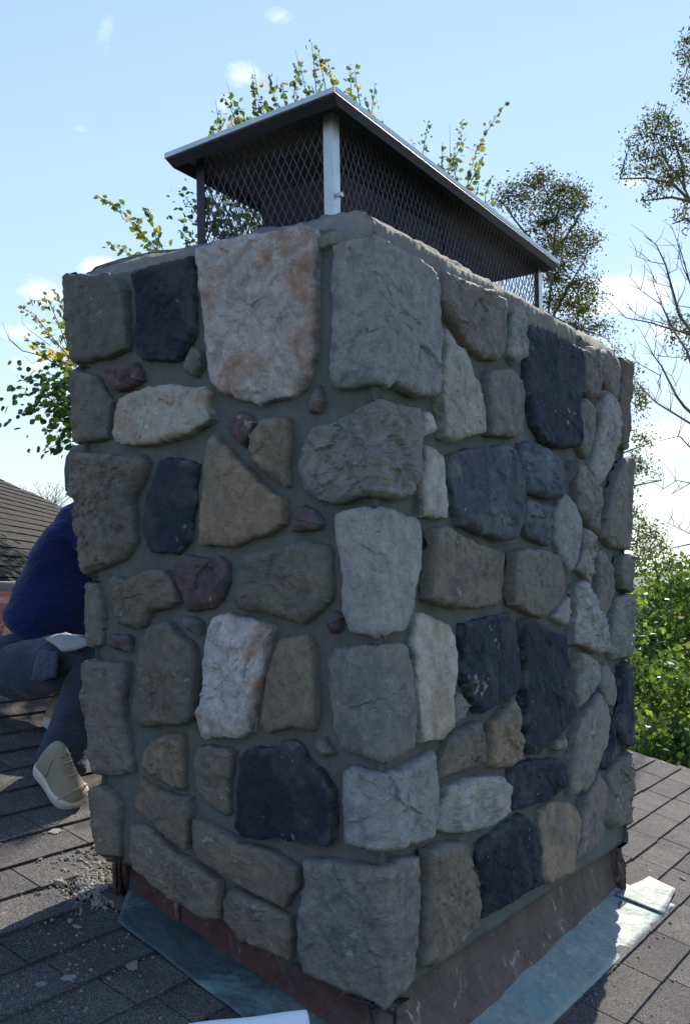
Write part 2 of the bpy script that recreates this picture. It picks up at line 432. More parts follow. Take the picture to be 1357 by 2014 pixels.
for y, x0 in cand:
    fx = fr(x0, y); px, py = proj(fx)
    M4 = Matrix.Translation(fx+FN*random.uniform(0, .003)) @ fm4 @ Matrix.Scale(-1, 4, (0, 1, 0)) if False else Matrix.Translation(fx+FN*random.uniform(0, .003)) @ fm4
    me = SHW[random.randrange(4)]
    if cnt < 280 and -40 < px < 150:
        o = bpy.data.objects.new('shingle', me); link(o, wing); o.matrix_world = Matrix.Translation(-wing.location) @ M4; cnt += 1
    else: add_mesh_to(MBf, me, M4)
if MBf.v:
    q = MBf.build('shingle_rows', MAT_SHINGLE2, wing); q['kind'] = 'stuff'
dv = [fr(-1.62, FY0), fr(-1.62, FY1), fr(xtop(FY1), FY1), fr(xtop(FY0), FY0)]
if xtop(FY1) > -1.62:
    ye = FY0
    while xtop(ye) < -1.62 and ye < FY1: ye += .1
    dv = [fr(-1.62, FY0), fr(-1.62, ye), fr(xtop(FY0), FY0)]
dn = len(dv); dvv = [p-FN*.006 for p in dv]+[p-FN*.15 for p in dv]
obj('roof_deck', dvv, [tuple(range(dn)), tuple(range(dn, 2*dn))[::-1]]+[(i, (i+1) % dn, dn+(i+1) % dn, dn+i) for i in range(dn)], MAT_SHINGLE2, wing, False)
wv = [Vector((p.x, p.y, 0)) for p in dv]+[p-FN*.15 for p in dv]
obj('wall', wv, [(i, (i+1) % dn, dn+(i+1) % dn, dn+i) for i in range(dn)], bpy.data.materials['siding_wall'], wing, False)

# ------------------------------------------------------------------ chimney
chim = thing('chimney', 'tall square chimney clad in rough mixed grey, cream and navy fieldstones with wide mortar joints', 'chimney', roof(0, 0, 0))
KIND = {  # base albedo, patch albedo, patch amount
 'b': ((.185, .175, .158), (.14, .133, .13), .6), 'm': ((.245, .212, .178), (.19, .17, .15), .5),
 't': ((.31, .255, .20), (.22, .19, .17), .7), 'g': ((.29, .29, .285), (.23, .235, .24), .6),
 'l': ((.36, .37, .37), (.27, .29, .31), .6), 'c': ((.56, .51, .45), (.44, .33, .25), .7),
 'p': ((.54, .48, .46), (.42, .25, .18), .9), 'n': ((.026, .034, .062), (.075, .080, .095), .7),
 's': ((.085, .098, .130), (.18, .20, .235), .7), 'v': ((.135, .105, .125), (.095, .08, .095), .7),
 'a': ((.21, .195, .185), (.15, .145, .155), .6), 'w': ((.50, .485, .46), (.38, .34, .29), .7)}
ST = [
('b',[(85,550),(144,541),(230,540),(241,550),(253,577),(256,630),(259,686),(218,704),(152,717),(90,712)]),
('n',[(265,539),(283,527),(345,512),(383,502),(387,541),(383,565),(386,600),(384,659),(354,710),(330,712),(289,710),(274,692),(271,671),(277,636),(272,577),(267,547)]),
('p',[(395,491),(430,478),(490,465),(547,455),(600,444),(620,446),(626,474),(623,547),(626,610),(625,658),(617,713),(603,765),(573,783),(514,797),(470,787),(440,773),(418,754),(412,690),(407,621),(400,550)]),
('G',[(651,481),(706,463),(743,464),(787,492),(842,525),(853,558),(851,606),(853,658),(848,732),(848,776),(824,785),(805,779),(765,755),(754,765),(717,763),(662,768),(651,750),(651,695),(654,621),(649,547)]),
('v',[(218,721),(233,717),(269,712),(277,727),(283,748),(259,766),(236,771),(221,766),(215,751)]),
('a',[(380,683),(398,692),(402,721),(386,743),(368,733),(366,718)]),
('a',[(85,730),(159,726),(197,743),(212,771),(224,789),(217,813),(218,863),(177,872),(147,874),(90,872)]),
('c',[(241,786),(265,771),(318,758),(345,755),(383,761),(410,760),(417,774),(414,801),(421,825),(410,836),(374,857),(324,872),(306,876),(259,878),(241,872),(230,854),(234,813)]),
('v',[(448,838),(474,809),(492,813),(503,831),(496,857),(483,879),(455,853)]),
('m',[(499,857),(518,827),(547,818),(566,824),(573,842),(571,886),(568,924),(573,957),(562,961),(547,949),(507,913),(494,887),(495,850)]),
('a',[(612,779),(628,758),(640,790),(628,813),(610,813)]),
('g',[(614,838),(640,833),(665,827),(713,798),(750,785),(768,794),(812,803),(817,842),(816,868),(810,924),(800,961),(783,986),(743,981),(717,977),(673,992),(628,986),(599,964),(584,924),(588,890),(602,854)]),
('b',[(85,892),(150,893),(188,891),(253,896),(286,894),(295,909),(283,947),(268,977),(266,1000),(268,1033),(272,1065),(262,1086),(241,1104),(194,1124),(156,1136),(90,1133)]),
('n',[(318,903),(330,894),(342,900),(365,903),(392,912),(386,947),(386,989),(380,1027),(377,1068),(351,1089),(333,1090),(303,1089),(292,1068),(284,1027),(289,992),(300,953),(311,924)]),
('t',[(412,868),(426,854),(455,883),(485,916),(518,949),(536,968),(558,977),(566,994),(562,1031),(529,1053),(488,1064),(466,1078),(429,1077),(396,1071),(398,1027),(405,968),(410,909)]),
('v',[(581,1001),(599,992),(621,1001),(636,1031),(621,1042),(577,1047),(579,1023)]),
('b',[(488,1089),(547,1075),(599,1064),(647,1071),(654,1093),(654,1145),(654,1174),(621,1215),(599,1228),(558,1218),(522,1204),(477,1198),(470,1182),(477,1137)]),
('l',[(663,1008),(687,1001),(746,996),(768,1005),(813,1019),(820,1056),(818,1123),(807,1156),(805,1200),(790,1240),(743,1255),(713,1248),(689,1244),(676,1200),(676,1134),(674,1100),(665,1056)]),
('b',[(100,1142),(150,1141),(194,1145),(199,1168),(205,1204),(207,1235),(203,1268),(177,1274),(162,1268),(105,1266)]),
('b',[(208,1136),(230,1132),(256,1140),(289,1124),(306,1118),(327,1120),(336,1133),(351,1160),(357,1183),(333,1198),(300,1204),(289,1230),(265,1239),(233,1227),(225,1198),(211,1168)]),
('v',[(348,1109),(362,1089),(395,1095),(430,1093),(451,1112),(451,1145),(439,1180),(424,1195),(374,1205),(362,1174),(345,1136)]),
('v',[(218,1245),(240,1247),(261,1254),(259,1283),(240,1281),(218,1272)]),
('a',[(362,1213),(380,1212),(398,1224),(395,1248),(380,1245),(364,1230)]),
('b',[(289,1248),(303,1227),(318,1222),(336,1223),(356,1245),(383,1269),(395,1309),(390,1353),(384,1415),(374,1422),(324,1427),(283,1430),(270,1418),(267,1392),(274,1338),(277,1294)]),
('P',[(418,1224),(433,1207),(455,1204),(500,1216),(536,1229),(542,1240),(531,1262),(524,1298),(516,1346),(503,1397),(500,1440),(474,1449),(430,1453),(409,1451),(395,1409),(404,1372),(410,1340),(407,1290),(412,1255)]),
('m',[(551,1255),(577,1248),(606,1247),(619,1268),(623,1324),(628,1397),(621,1436),(573,1432),(529,1443),(511,1423),(518,1379),(527,1324)]),
('g',[(658,1272),(717,1268),(783,1263),(790,1272),(798,1324),(805,1416),(802,1467),(772,1489),(754,1499),(717,1488),(676,1475),(658,1434),(647,1342),(645,1298)]),
('m',[(306,1450),(330,1442),(362,1440),(367,1471),(364,1551),(348,1551),(318,1533),(289,1512),(280,1503),(289,1477)]),
('m',[(392,1468),(412,1464),(448,1468),(464,1480),(458,1515),(452,1568),(457,1598),(448,1608),(418,1592),(389,1562),(382,1539),(383,1500)]),
('a',[(110,1297),(165,1296),(203,1300),(253,1302),(255,1338),(247,1377),(250,1415),(261,1471),(265,1521),(224,1526),(183,1524),(163,1515),(110,1510)]),
('m',[(115,1545),(166,1541),(206,1545),(227,1557),(241,1583),(239,1633),(240,1686),(197,1683),(184,1675),(130,1675)]),
('m',[(277,1526),(292,1540),(348,1563),(379,1567),(380,1589),(373,1672),(336,1651),(318,1633),(265,1589),(259,1577),(268,1551)]),
('m',[(261,1621),(277,1619),(306,1633),(351,1677),(395,1698),(439,1733),(438,1806),(412,1804),(345,1768),(268,1705),(260,1681)]),
('m',[(388,1607),(407,1612),(479,1653),(541,1672),(589,1705),(589,1739),(565,1784),(517,1763),(431,1710),(395,1686),(386,1638)]),
('n',[(485,1475),(547,1464),(569,1454),(592,1462),(603,1489),(636,1519),(662,1556),(662,1604),(662,1648),(651,1664),(606,1657),(562,1646),(514,1650),(481,1644),(468,1626),(472,1545),(476,1489)]),
('a',[(628,1456),(640,1451),(658,1482),(636,1491),(628,1475)]),
('L',[(676,1512),(695,1504),(732,1513),(779,1513),(824,1489),(842,1473),(851,1478),(857,1537),(855,1604),(842,1648),(816,1657),(772,1670),(721,1666),(684,1659),(682,1604),(678,1563)]),
('g',[(610,1688),(658,1685),(721,1699),(768,1688),(813,1681),(818,1707),(818,1838),(812,1933),(788,1957),(755,1987),(734,1969),(657,1939),(604,1909),(592,1868),(598,1790),(609,1731)]),
('m',[(448,1758),(460,1744),(522,1772),(575,1801),(582,1840),(577,1890),(541,1873),(484,1849),(445,1806),(443,1777)]),
('v',[(643,1218),(658,1203),(673,1215),(671,1238),(654,1248)]),
# the right-hand face
('A',[(857,533),(885,545),(925,560),(958,573),(985,590),(989,621),(988,670),(984,695),(973,711),(947,706),(922,691),(899,656),(876,625),(859,592)]),
('l',[(1006,595),(1017,592),(1023,621),(1032,695),(1028,706),(1010,719),(995,702),(995,673),(1001,628)]),
('n',[(1028,614),(1058,635),(1095,660),(1139,688),(1140,717),(1133,768),(1126,805),(1124,879),(1095,883),(1065,872),(1045,838),(1040,805),(1030,740),(1033,700),(1034,660)]),
('w',[(866,641),(877,651),(888,676),(907,684),(922,721),(925,739),(938,754),(944,805),(947,853),(922,859),(885,872),(863,861),(859,768),(859,717),(864,676)]),
('A',[(951,743),(958,728),(999,726),(1021,750),(1025,768),(1021,853),(1003,862),(955,857),(951,805)]),
('w',[(820,812),(840,809),(848,825),(852,848),(838,856),(824,860),(822,835)]),
('w',[(826,878),(844,878),(866,891),(870,942),(877,997),(876,1021),(848,1021),(824,1019),(820,961),(826,913)]),
('s',[(881,894),(911,883),(947,881),(984,874),(999,883),(1010,913),(1014,961),(1014,1012),(1003,1060),(981,1066),(944,1054),(899,1034),(888,997),(879,942)]),
('S',[(1021,872),(1036,868),(1065,879),(1095,905),(1097,935),(1091,983),(1058,979),(1025,964),(1019,924)]),
('S',[(1028,981),(1073,996),(1076,1034),(1076,1075),(1054,1067),(1032,1056),(1021,1034),(1025,1008)]),
('a',[(835,1042),(859,1036),(888,1053),(936,1071),(992,1086),(992,1137),(993,1174),(981,1191),(936,1196),(892,1194),(855,1189),(829,1178),(833,1141),(833,1089)]),
('a',[(995,1086),(1021,1080),(1058,1082),(1091,1093),(1100,1115),(1109,1163),(1091,1196),(1062,1218),(1021,1200),(999,1189),(993,1145)]),
('l',[(1102,966),(1121,986),(1135,1023),(1135,1071),(1124,1123),(1117,1130),(1102,1101),(1091,1071),(1082,1034),(1091,997)]),
('s',[(1098,909),(1110,904),(1123,908),(1122,930),(1109,949),(1099,957)]),
('A',[(1132,902),(1154,935),(1172,961),(1176,997),(1172,1056),(1154,1038),(1132,1005),(1126,961)]),
('l',[(1183,768),(1202,791),(1207,824),(1205,861),(1194,924),(1176,955),(1162,945),(1155,920),(1165,868),(1172,824)]),
('A',[(1143,690),(1160,680),(1175,690),(1176,732),(1172,779),(1157,787),(1144,772),(1139,732)]),
('A',[(1132,798),(1146,783),(1158,798),(1161,824),(1157,870),(1147,905),(1132,879),(1128,850)]),
('A',[(1178,687),(1194,687),(1211,706),(1213,732),(1209,791),(1202,783),(1182,750),(1178,713)]),
('b',[(1215,707),(1290,712),(1290,880),(1235,890),(1225,884),(1211,872),(1212,800),(1214,750)]),
('a',[(1209,913),(1224,900),(1290,905),(1290,1080),(1229,1082),(1198,1078),(1180,1058),(1182,1016),(1190,968)]),
('g',[(1139,1036),(1154,1045),(1161,1071),(1159,1108),(1157,1154),(1143,1134),(1130,1120),(1138,1080)]),
('a',[(1172,1082),(1183,1082),(1202,1112),(1202,1163),(1191,1204),(1181,1222),(1168,1196),(1170,1145)]),
('b',[(1209,1095),(1225,1090),(1285,1095),(1285,1168),(1233,1167),(1214,1158),(1206,1130)]),
('l',[(1082,1215),(1106,1181),(1113,1170),(1115,1204),(1109,1231),(1095,1226)]),
('l',[(1124,1148),(1139,1141),(1154,1163),(1161,1185),(1181,1229),(1187,1285),(1168,1285),(1146,1274),(1120,1266),(1119,1218)]),
('g',[(1203,1172),(1225,1170),(1290,1178),(1290,1290),(1235,1292),(1199,1298),(1192,1285),(1196,1218)]),
('c',[(815,1206),(844,1209),(881,1229),(890,1248),(894,1281),(892,1324),(881,1372),(879,1431),(855,1453),(818,1460),(813,1416),(809,1324),(804,1268)]),
('n',[(907,1226),(947,1215),(999,1204),(1012,1222),(1017,1274),(1021,1324),(1015,1357),(984,1379),(936,1403),(918,1372),(905,1338),(907,1268)]),
('n',[(1023,1218),(1036,1215),(1109,1248),(1111,1287),(1121,1353),(1124,1397),(1106,1431),(1039,1482),(1025,1464),(1021,1416),(1025,1324)]),
('g',[(887,1364),(898,1360),(918,1386),(903,1416),(884,1425),(883,1400)]),
('m',[(877,1449),(933,1416),(940,1434),(951,1493),(922,1512),(859,1534),(863,1500)]),
('t',[(962,1423),(992,1386),(1003,1373),(1014,1405),(1015,1453),(1012,1500),(977,1513),(958,1508),(958,1456)]),
('g',[(1128,1283),(1143,1283),(1168,1305),(1170,1338),(1146,1380),(1132,1394),(1126,1360),(1130,1316)]),
('g',[(1176,1331),(1187,1302),(1202,1331),(1209,1368),(1205,1392),(1189,1386),(1178,1357)]),
('n',[(1216,1309),(1230,1300),(1295,1305),(1295,1470),(1240,1470),(1218,1464),(1211,1434),(1213,1360)]),
('g',[(1134,1414),(1168,1360),(1183,1386),(1190,1412),(1181,1460),(1168,1504),(1146,1552),(1117,1565),(1113,1537),(1121,1478),(1121,1449)]),
('n',[(1193,1400),(1200,1427),(1205,1464),(1190,1515),(1174,1506),(1186,1460)]),
('g',[(1084,1460),(1102,1445),(1104,1478),(1086,1474)]),
('n',[(1001,1508),(1036,1493),(1095,1491),(1102,1500),(1106,1545),(1058,1578),(1006,1594),(1001,1563)]),
('w',[(874,1545),(925,1526),(969,1524),(986,1545),(984,1596),(958,1622),(899,1640),(853,1633),(859,1593)]),
('n',[(938,1659),(977,1629),(1021,1600),(1039,1615),(1052,1663),(1052,1738),(1002,1772),(948,1808),(950,1749),(937,1680)]),
('t',[(1058,1593),(1087,1571),(1121,1582),(1133,1607),(1128,1648),(1117,1685),(1113,1714),(1073,1738),(1057,1728),(1060,1674),(1056,1626)]),
('A',[(1139,1574),(1168,1519),(1187,1545),(1183,1582),(1179,1618),(1178,1652),(1143,1683),(1123,1694),(1132,1655)]),
('a',[(1196,1517),(1216,1489),(1240,1475),(1290,1480),(1290,1612),(1240,1618),(1202,1630),(1186,1616),(1193,1582),(1192,1541)]),
('m',[(824,1671),(859,1656),(907,1653),(931,1719),(945,1772),(939,1826),(883,1873),(841,1903),(821,1897),(824,1778)]),
]
KIND['G'] = ((.33, .325, .315), (.26, .26, .265), .6); KIND['L'] = ((.30, .325, .345), (.40, .42, .43), .6)
KIND['P'] = ((.60, .57, .56), (.46, .28, .21), 1.0); KIND['A'] = ((.25, .225, .225), (.19, .18, .19), .5); KIND['S'] = ((.10, .125, .155), (.22, .25, .28), .7)

def resample(P, step):
    P = [np.array(p) for p in P]; out = []
    n = len(P)
    for i in range(n):     # Catmull-Rom softened
        p0, p1, p2, p3 = P[i-1], P[i], P[(i+1) % n], P[(i+2) % n]
        L = np.linalg.norm(p2-p1); k = max(1, int(round(L/step)))
        for j in range(k):
            t = j/k
            cm = .5*((2*p1)+(p2-p0)*t+(2*p0-5*p1+4*p2-p3)*t*t+(3*p1-p0-3*p2+p3)*t**3)
            out.append(p1+(p2-p1)*t)
    return out
def fbm(p, s, o=4):
    a = 0; amp = 1; q = Vector(p)*s
    for _ in range(o):
        a += amp*noise.noise(q); q = q*2.03; amp *= .5
    return a
def ridged(p, s, o=3):
    a = 0; amp = 1; q = Vector(p)*s
    for _ in range(o):
        a += amp*(1-2*abs(noise.noise(q))); q = q*2.1; amp *= .5
    return a
def facet(p, s):
    d, pts = noise.voronoi(Vector(p)*s); c = pts[0]
    h = noise.cell_vector(Vector(c)*3.7+Vector((5, 5, 5)))
    dv = Vector(p)*s-c
    return (dv.x*(h[0]-.5)+dv.y*(h[1]-.5)+ (h[2]-.5)*.35)/1.0
def make_stone(idx, kind, poly):
    r = random.Random(idx*13+5)
    pts = [uv(*p) for p in poly]
    out = resample(pts, .008)
    cx = sum(p[0] for p in out)/len(out); cz = sum(p[1] for p in out)/len(out)
    sz = np.mean([math.hypot(p[0]-cx, p[1]-cz) for p in out])
    sx, sy = r.uniform(0, 50), r.uniform(0, 50)
    jag = []
    for p in out:
        d = np.array([p[0]-cx, p[1]-cz]); L = np.linalg.norm(d)+1e-6
        j = fbm((p[0]+sx, p[1]+sy, 0), 26, 4)*.0055+facet((p[0]+sx, p[1]+sy, 1), 45)*.006+fbm((p[0]+sx, p[1], 2), 110, 2)*.0014
        jag.append((p[0]+d[0]/L*j, p[1]+d[1]/L*j))
    n = len(jag)
    inner = max(4, int(sz/.0072))
    dep = [(0.0, -.040), (.0004, -.024), (.0012, -.010), (.0035, -.0035), (.009, -.0012), (.018, 0)]
    lv = [d for d, _ in dep]
    S_ = []
    Rm = sz
    for d, h in dep: S_.append((max(.05, 1-d/Rm), h))
    s0 = S_[-1][0]
    for i in range(1, inner): S_.append((s0*(1-i/inner), 0))
    tiltx, tilty = r.uniform(-.07, .07), r.uniform(-.07, .07)
    prof = {'n': .6, 'w': .6, 'c': .5}.get(kind, .85)*r.choice((.55, .85, 1.15, 1.5)); big = r.uniform(.5, 1.0)
    proud = r.uniform(-.003, .005)+(.006 if sz > .12 else 0)
    V = []; Fc = []
    corner_ = min(p[0] for p in jag) < -.02 and max(p[0] for p in jag) > .02
    def ht(u, z, s, hb):
        p = (u+sx, z+sy, idx*.37)
        e = fbm((u+sx, z+sy, 7), 18, 2)
        h = hb*(1+.5*e)+proud-.0035*max(0, 1-(1-s)*Rm/.006)*(e > .1)
        k = min(1, (1-s)*Rm/.02)
        h += k*(.0060*big*fbm(p, 8, 5)+.0045*ridged(p, 14, 4)*prof+.017*facet(p, 7)*prof+.003*ridged((p[0]+3, p[1]*.5, p[2]), 9, 4)*prof+.012*facet((p[0], p[1], p[2]+4), 19)*prof)
        h += .0075*facet((p[0], p[1], 9), 42)*prof+.0012*fbm(p, 95, 2)
        h += tiltx*(u-cx)+tilty*(z-cz)
        h += (1-s**3)*.003
        return h
    for s, hb in S_:
        for p in jag:
            u = cx+(p[0]-cx)*s; z = cz+(p[1]-cz)*s
            if corner_ and abs(u) < .0042: u = 0.0
            V.append(M(u, z, ht(u, z, s, hb)))
    c = len(V); V.append(M(cx, cz, ht(cx, cz, 0, 0)))
    R = len(S_)
    for i in range(R-1):
        for j in range(n):
            j2 = (j+1) % n; Fc.append((i*n+j, i*n+j2, (i+1)*n+j2, (i+1)*n+j))
    for j in range(n): Fc.append(((R-1)*n+j, (R-1)*n+(j+1) % n, c))
    # orientation: polygons traced clockwise or not -> fix by area sign
    A = sum(jag[i][0]*jag[(i+1) % n][1]-jag[(i+1) % n][0]*jag[i][1] for i in range(n))
    if A < 0: Fc = [f[::-1] for f in Fc]
    o = obj('stone', V, Fc, MAT_STONE, chim)
    o.data.set_sharp_from_angle(angle=math.radians(36))
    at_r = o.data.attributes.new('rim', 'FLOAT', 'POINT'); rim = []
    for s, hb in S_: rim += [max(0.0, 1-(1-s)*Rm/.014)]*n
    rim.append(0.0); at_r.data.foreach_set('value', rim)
    base, patch, amt = KIND[kind]
    k = r.uniform(.88, 1.12); w = r.uniform(-.05, .05)
    if kind in 'bmatAgv': base = (base[0]*1.05, base[1]*1.0, base[2]*.94)
    o.color = (base[0]*k*(1+w), base[1]*k, base[2]*k*(1-w), 1)
    o['patch'] = tuple(float(x) for x in patch); o['patch_amount'] = amt
    return o
for i, (kd, pl) in enumerate(ST): make_stone(i, kd, pl)

# mortar body
lowL = [uv(x, y, -.03) for x, y in ((184, 1686), (240, 1692), (262, 1706), (440, 1808), (585, 1892), (752, 1985))]
lowR = [uv(x, y, -.03) for x, y in ((762, 1966), (1205, 1668))]
def zlow(u):
    if u < 0:
        P = sorted(lowL)
        if u <= P[0][0]: return P[0][1]
        for (u0, z0), (u1, z1) in zip(P, P[1:]):
            if u <= u1: return z0+(z1-z0)*(u-u0)/(u1-u0)
        return P[-1][1]
    (u0, z0), (u1, z1) = lowR
    return z0+(z1-z0)*min(1, max(0, (u-u0)/(u1-u0)))
def ztop(u):           # height of the top of the masonry
    if u < -.05:
        return .835+max(0, (-u-.0))*.045
    return .835
us = np.linspace(-2.86, 2.86, 440); us = list(us)
V = []; Fc = []; nz = 110
def mort_h(u, z): return -.025+.0045*fbm((u, z, 3), 9, 3)+.0015*fbm((u, z, 8), 40, 2)
for u in us:
    z0, z1 = zlow(u), ztop(u)+.0
    col = []
    col.append(M(u, z0, -.12)); col.append(M(u, z0, -.05))
    for k in range(nz+1):
        z = z0+(z1-z0)*k/nz; col.append(M(u, z, mort_h(u, z)))
    # crown: rounded shoulder, then a sloping wash up towards the cap
    cr_ = []
    rgh = lambda q: .012*fbm((u*1.0, q, 5), 9, 4)+.006*ridged((u, q, 1), 22, 3)
    for q, (hh, zz) in enumerate(((-.038, .012), (-.046, .028), (-.062, .045), (-.085, .060), (-.11, .074), (-.14, .086), (-.17, .095), (-.21, .103), (-.26, .108))):
        e = rgh(q*.3)
        P = np.array(M(u, z1, -.036)); P[2] = 0
        ua = float(np.dot(P-C0, VR)); ub = float(np.dot(P-C0, VL)); dd = -hh-e*.5
        ua = min(max(ua, dd), W2(z1)-dd); ub = min(max(ub, dd), W1(z1)-dd)
        P = C0+VR*ua+VL*ub; cr_.append((P[0], P[1], z1+zz+e*.8+EZ))
    col += cr_
    V += col
m_ = len(V)//len(us)
for i in range(len(us)-1):
    for k in range(m_-1): Fc.append((i*m_+k, (i+1)*m_+k, (i+1)*m_+k+1, i*m_+k+1))
nm = 2+nz+1
mo = obj('mortar', V, Fc, MAT_MORTAR, chim)
mo.data.materials.append(MAT_CROWN)
for p in mo.data.polygons:
    if (p.index % (m_-1)) >= nm: p.material_index = 1
us2 = np.linspace(-.60, 1.36, 540); V = []; Fc = []
prof2 = ((-.012, -.060, 1), (-.004, -.050, 1), (-.002, -.036, .6), (-.004, -.016, .3), (-.008, .006, 0), (-.032, .028, 0), (-.062, .046, 0), (-.10, .066, 0), (-.15, .082, 0), (-.20, .090, 0))
for u in us2:
    edge = max(0, 1-max(0, (-.02-u)/.55))**1.5*min(1, max(0, (1.36-u)/.10)); side = 1 if u > .25 else .35+.65*max(0, u/.25)
    dr = .030*fbm((u, 1, 1), 11, 3)+.018*fbm((u, 4, 1), 45, 2)
    for k, (hh, zz, dw) in enumerate(prof2):
        zz2 = zz+dw*(dr+.030*(1-side)); e = .0022*ridged((u*1.0+zz*1.8, zz*.5, 5), 40, 3)+.007*fbm((u, zz, 4), 8, 5)+.006*facet((u, zz, 2), 16); hh = hh-(1-edge)*.030 if k < 4 else hh
        P = np.array(M(u, .835, max(hh, -.03)+(e if k else -.02))); P[2] = 0
        if hh < -.03:
            ua = float(np.dot(P-C0, VR)); ub = float(np.dot(P-C0, VL)); dd = -hh-e*.5; P = C0+VR*max(ua, dd)+VL*max(ub, dd)
        V.append((P[0], P[1], .835+zz2*edge+e*.5-(1-edge)*.01+EZ))
mm_ = len(prof2)
for i in range(len(us2)-1):
    for k in range(mm_-1): Fc.append((i*mm_+k, (i+1)*mm_+k, (i+1)*mm_+k+1, i*mm_+k+1))
obj('crown', V, Fc, MAT_CROWN, chim)
# top slab closing the crown
def inner(u_a, u_b, z): 
    q = C0+VR*u_a+VL*u_b; return Vector((q[0], q[1], z+EZ))
tb = MB(); o_ = inner(.2, .2, .80); tb.box(o_, inner(1.58, .2, .80)-o_, inner(.2, .86, .80)-o_, Vector((0, 0, .148)))
tb.build('crown_slab', MAT_CROWN, chim)
# masonry core below (carries flashing)
cb = MB(); o_ = inner(.07, .07, -1.3); cb.box(o_, inner(1.70, .07, -1.3)-o_, inner(.07, .93, -1.3)-o_, Vector((0, 0, 2.0)))
cb.build('core', MAT_MORTAR, chim)

# counter flashing: red-brown on the left, dark brown on the right
def band(name, u0, u1, mat, h, ztopf, zbotf, n=60, flare=lambda u: .010):
    V = []; Fc = []; R = 9
    for i in range(n+1):
        u = u0+(u1-u0)*i/n
        zt, zb = ztopf(u), zbotf(u)
        for k in range(R):
            z = zt+(zb-zt)*k/(R-1)
            V.append(M(u, z, h+.004*fbm((u, z, 2), 7, 3)+flare(u)*(k/(R-1))**1.6))
        for k in range(2): V.append(M(u, zb if k == 0 else zt, h-.02+(flare(u) if k == 0 else 0)))
    m = R+2
    for i in range(n):
        for k in range(m-1): Fc.append((i*m+k, i*m+k+1, (i+1)*m+k+1, (i+1)*m+k))
        Fc.append((i*m+m-1, i*m, (i+1)*m, (i+1)*m+m-1))
    return obj(name, V, Fc, mat, chim)
zroof = lambda b: -1.19+SL*b
band('side_flashing', -1.25, -.028, MAT_FL_L, -.060, lambda u: zlow(u)+.03, lambda u: zroof(-u)-.02)
band('front_flashing', -.034, 2.0, MAT_FL_R, -.063, lambda u: zlow(max(u, .001))+.03, lambda u: -1.225, 60, lambda u: max(.02, .115-.045*max(0, u)) if u > -.01 else .02)
# roof-hugging metal: right apron and left membrane
def strip(name, quad, mat, n=40, m=8, up=.012, parent=chim, wob=.004, curl=0):
    V = []; Fc = []
    (a0, b0), (a1, b1), (a2, b2), (a3, b3) = quad
    for i in range(n+1):
        s = i/n
        for j in range(m+1):
            t = j/m
            a = (a0*(1-s)+a1*s)*(1-t)+(a3*(1-s)+a2*s)*t; b = (b0*(1-s)+b1*s)*(1-t)+(b3*(1-s)+b2*s)*t
            V.append(roof(a, b, up+wob*(fbm((a, b, 1), 6, 3)+.4)+curl*(1-t)**3))
    for i in range(n):
        for j in range(m): q = i*(m+1)+j; Fc.append((q, q+1, q+m+2, q+m+1))
    o = obj(name, V, Fc, mat, parent)
    sm = o.modifiers.new('thickness', 'SOLIDIFY'); sm.thickness = .0025; sm.offset = -1
    return o
strip('apron_flashing', ((-.25, .075), (1.76, .075), (1.80, -.150), (-.30, -.150)), MAT_APRON, 60, 10, .014, curl=.0)
strip('apron_end_tab', ((1.62, .03), (1.93, -.005), (1.93, -.112), (1.66, -.148)), MAT_APRON, 16, 8, .021, curl=.0)
strip('side_membrane', ((.07, -.10), (.07, .97), (-.085, .85), (-.115, -.25)), MAT_MEMB, 60, 10, .015, curl=.012)

band('side_flashing', -.985, -.70, MAT_FL_L, -.054, lambda u: zlow(u)+.02, lambda u: zroof(-u)-.005, 20)
band('front_flashing', -.034, .16, MAT_FL_R, -.058, lambda u: zlow(max(u, .001))+.02, lambda u: -1.21, 12, lambda u: max(.02, .115-.045*max(0, u)) if u > -.01 else .02)
sb = MB()      # lumpy black sealant along the top edge of the front flashing
sp = [Vector(M(u, zlow(u)-.006+.003*fbm((u, 3, 1), 30, 2), -.050+.004*fbm((u, 1, 1), 40, 3))) for u in np.linspace(.0, 1.735, 180)]
sb.tube(sp, [.0065+.004*abs(fbm((i*.11, 2, 2), 3, 3)) for i in range(180)], 7); sb.build('sealant_bead', simple('black_sealant', (.016, .016, .018), (.05, .05, .05), 40, .6, 0, .8, .004, 120), chim, True)
sb = MB(); sp = [Vector(M(u, zlow(u)-.012, -.052+.003*fbm((u, 1, 1), 40, 3))) for u in np.linspace(-.97, -.0, 120)]
sb.tube(sp, [.004+.003*abs(fbm((i*.11, 7, 2), 3, 3)) for i in range(120)], 6); sb.build('sealant_bead', bpy.data.materials['black_sealant'], chim, True)
# flue liners inside the cage
for i in range(3):
    fl = MB(); a0 = .25+i*.29; b0 = .26; w = .27; z0 = .90; z1 = 1.10
    for (aa, bb, wa, wb) in ((a0, b0, w, .025), (a0, b0+w-.025, w, .025), (a0, b0+.025, .025, w-.05), (a0+w-.025, b0+.025, .025, w-.05)):
        o_ = inner(aa, bb, z0); fl.box(o_, inner(aa+wa, bb, z0)-o_, inner(aa, bb+wb, z0)-o_, Vector((0, 0, z1-z0)))
    fl.build('flue_liner', MAT_CLAY, chim)

# ------------------------------------------------------------------ chimney cap
CA0, CA1, CB0, CB1 = .15, 1.50, .215, .685
zb, zt = .93, 1.16
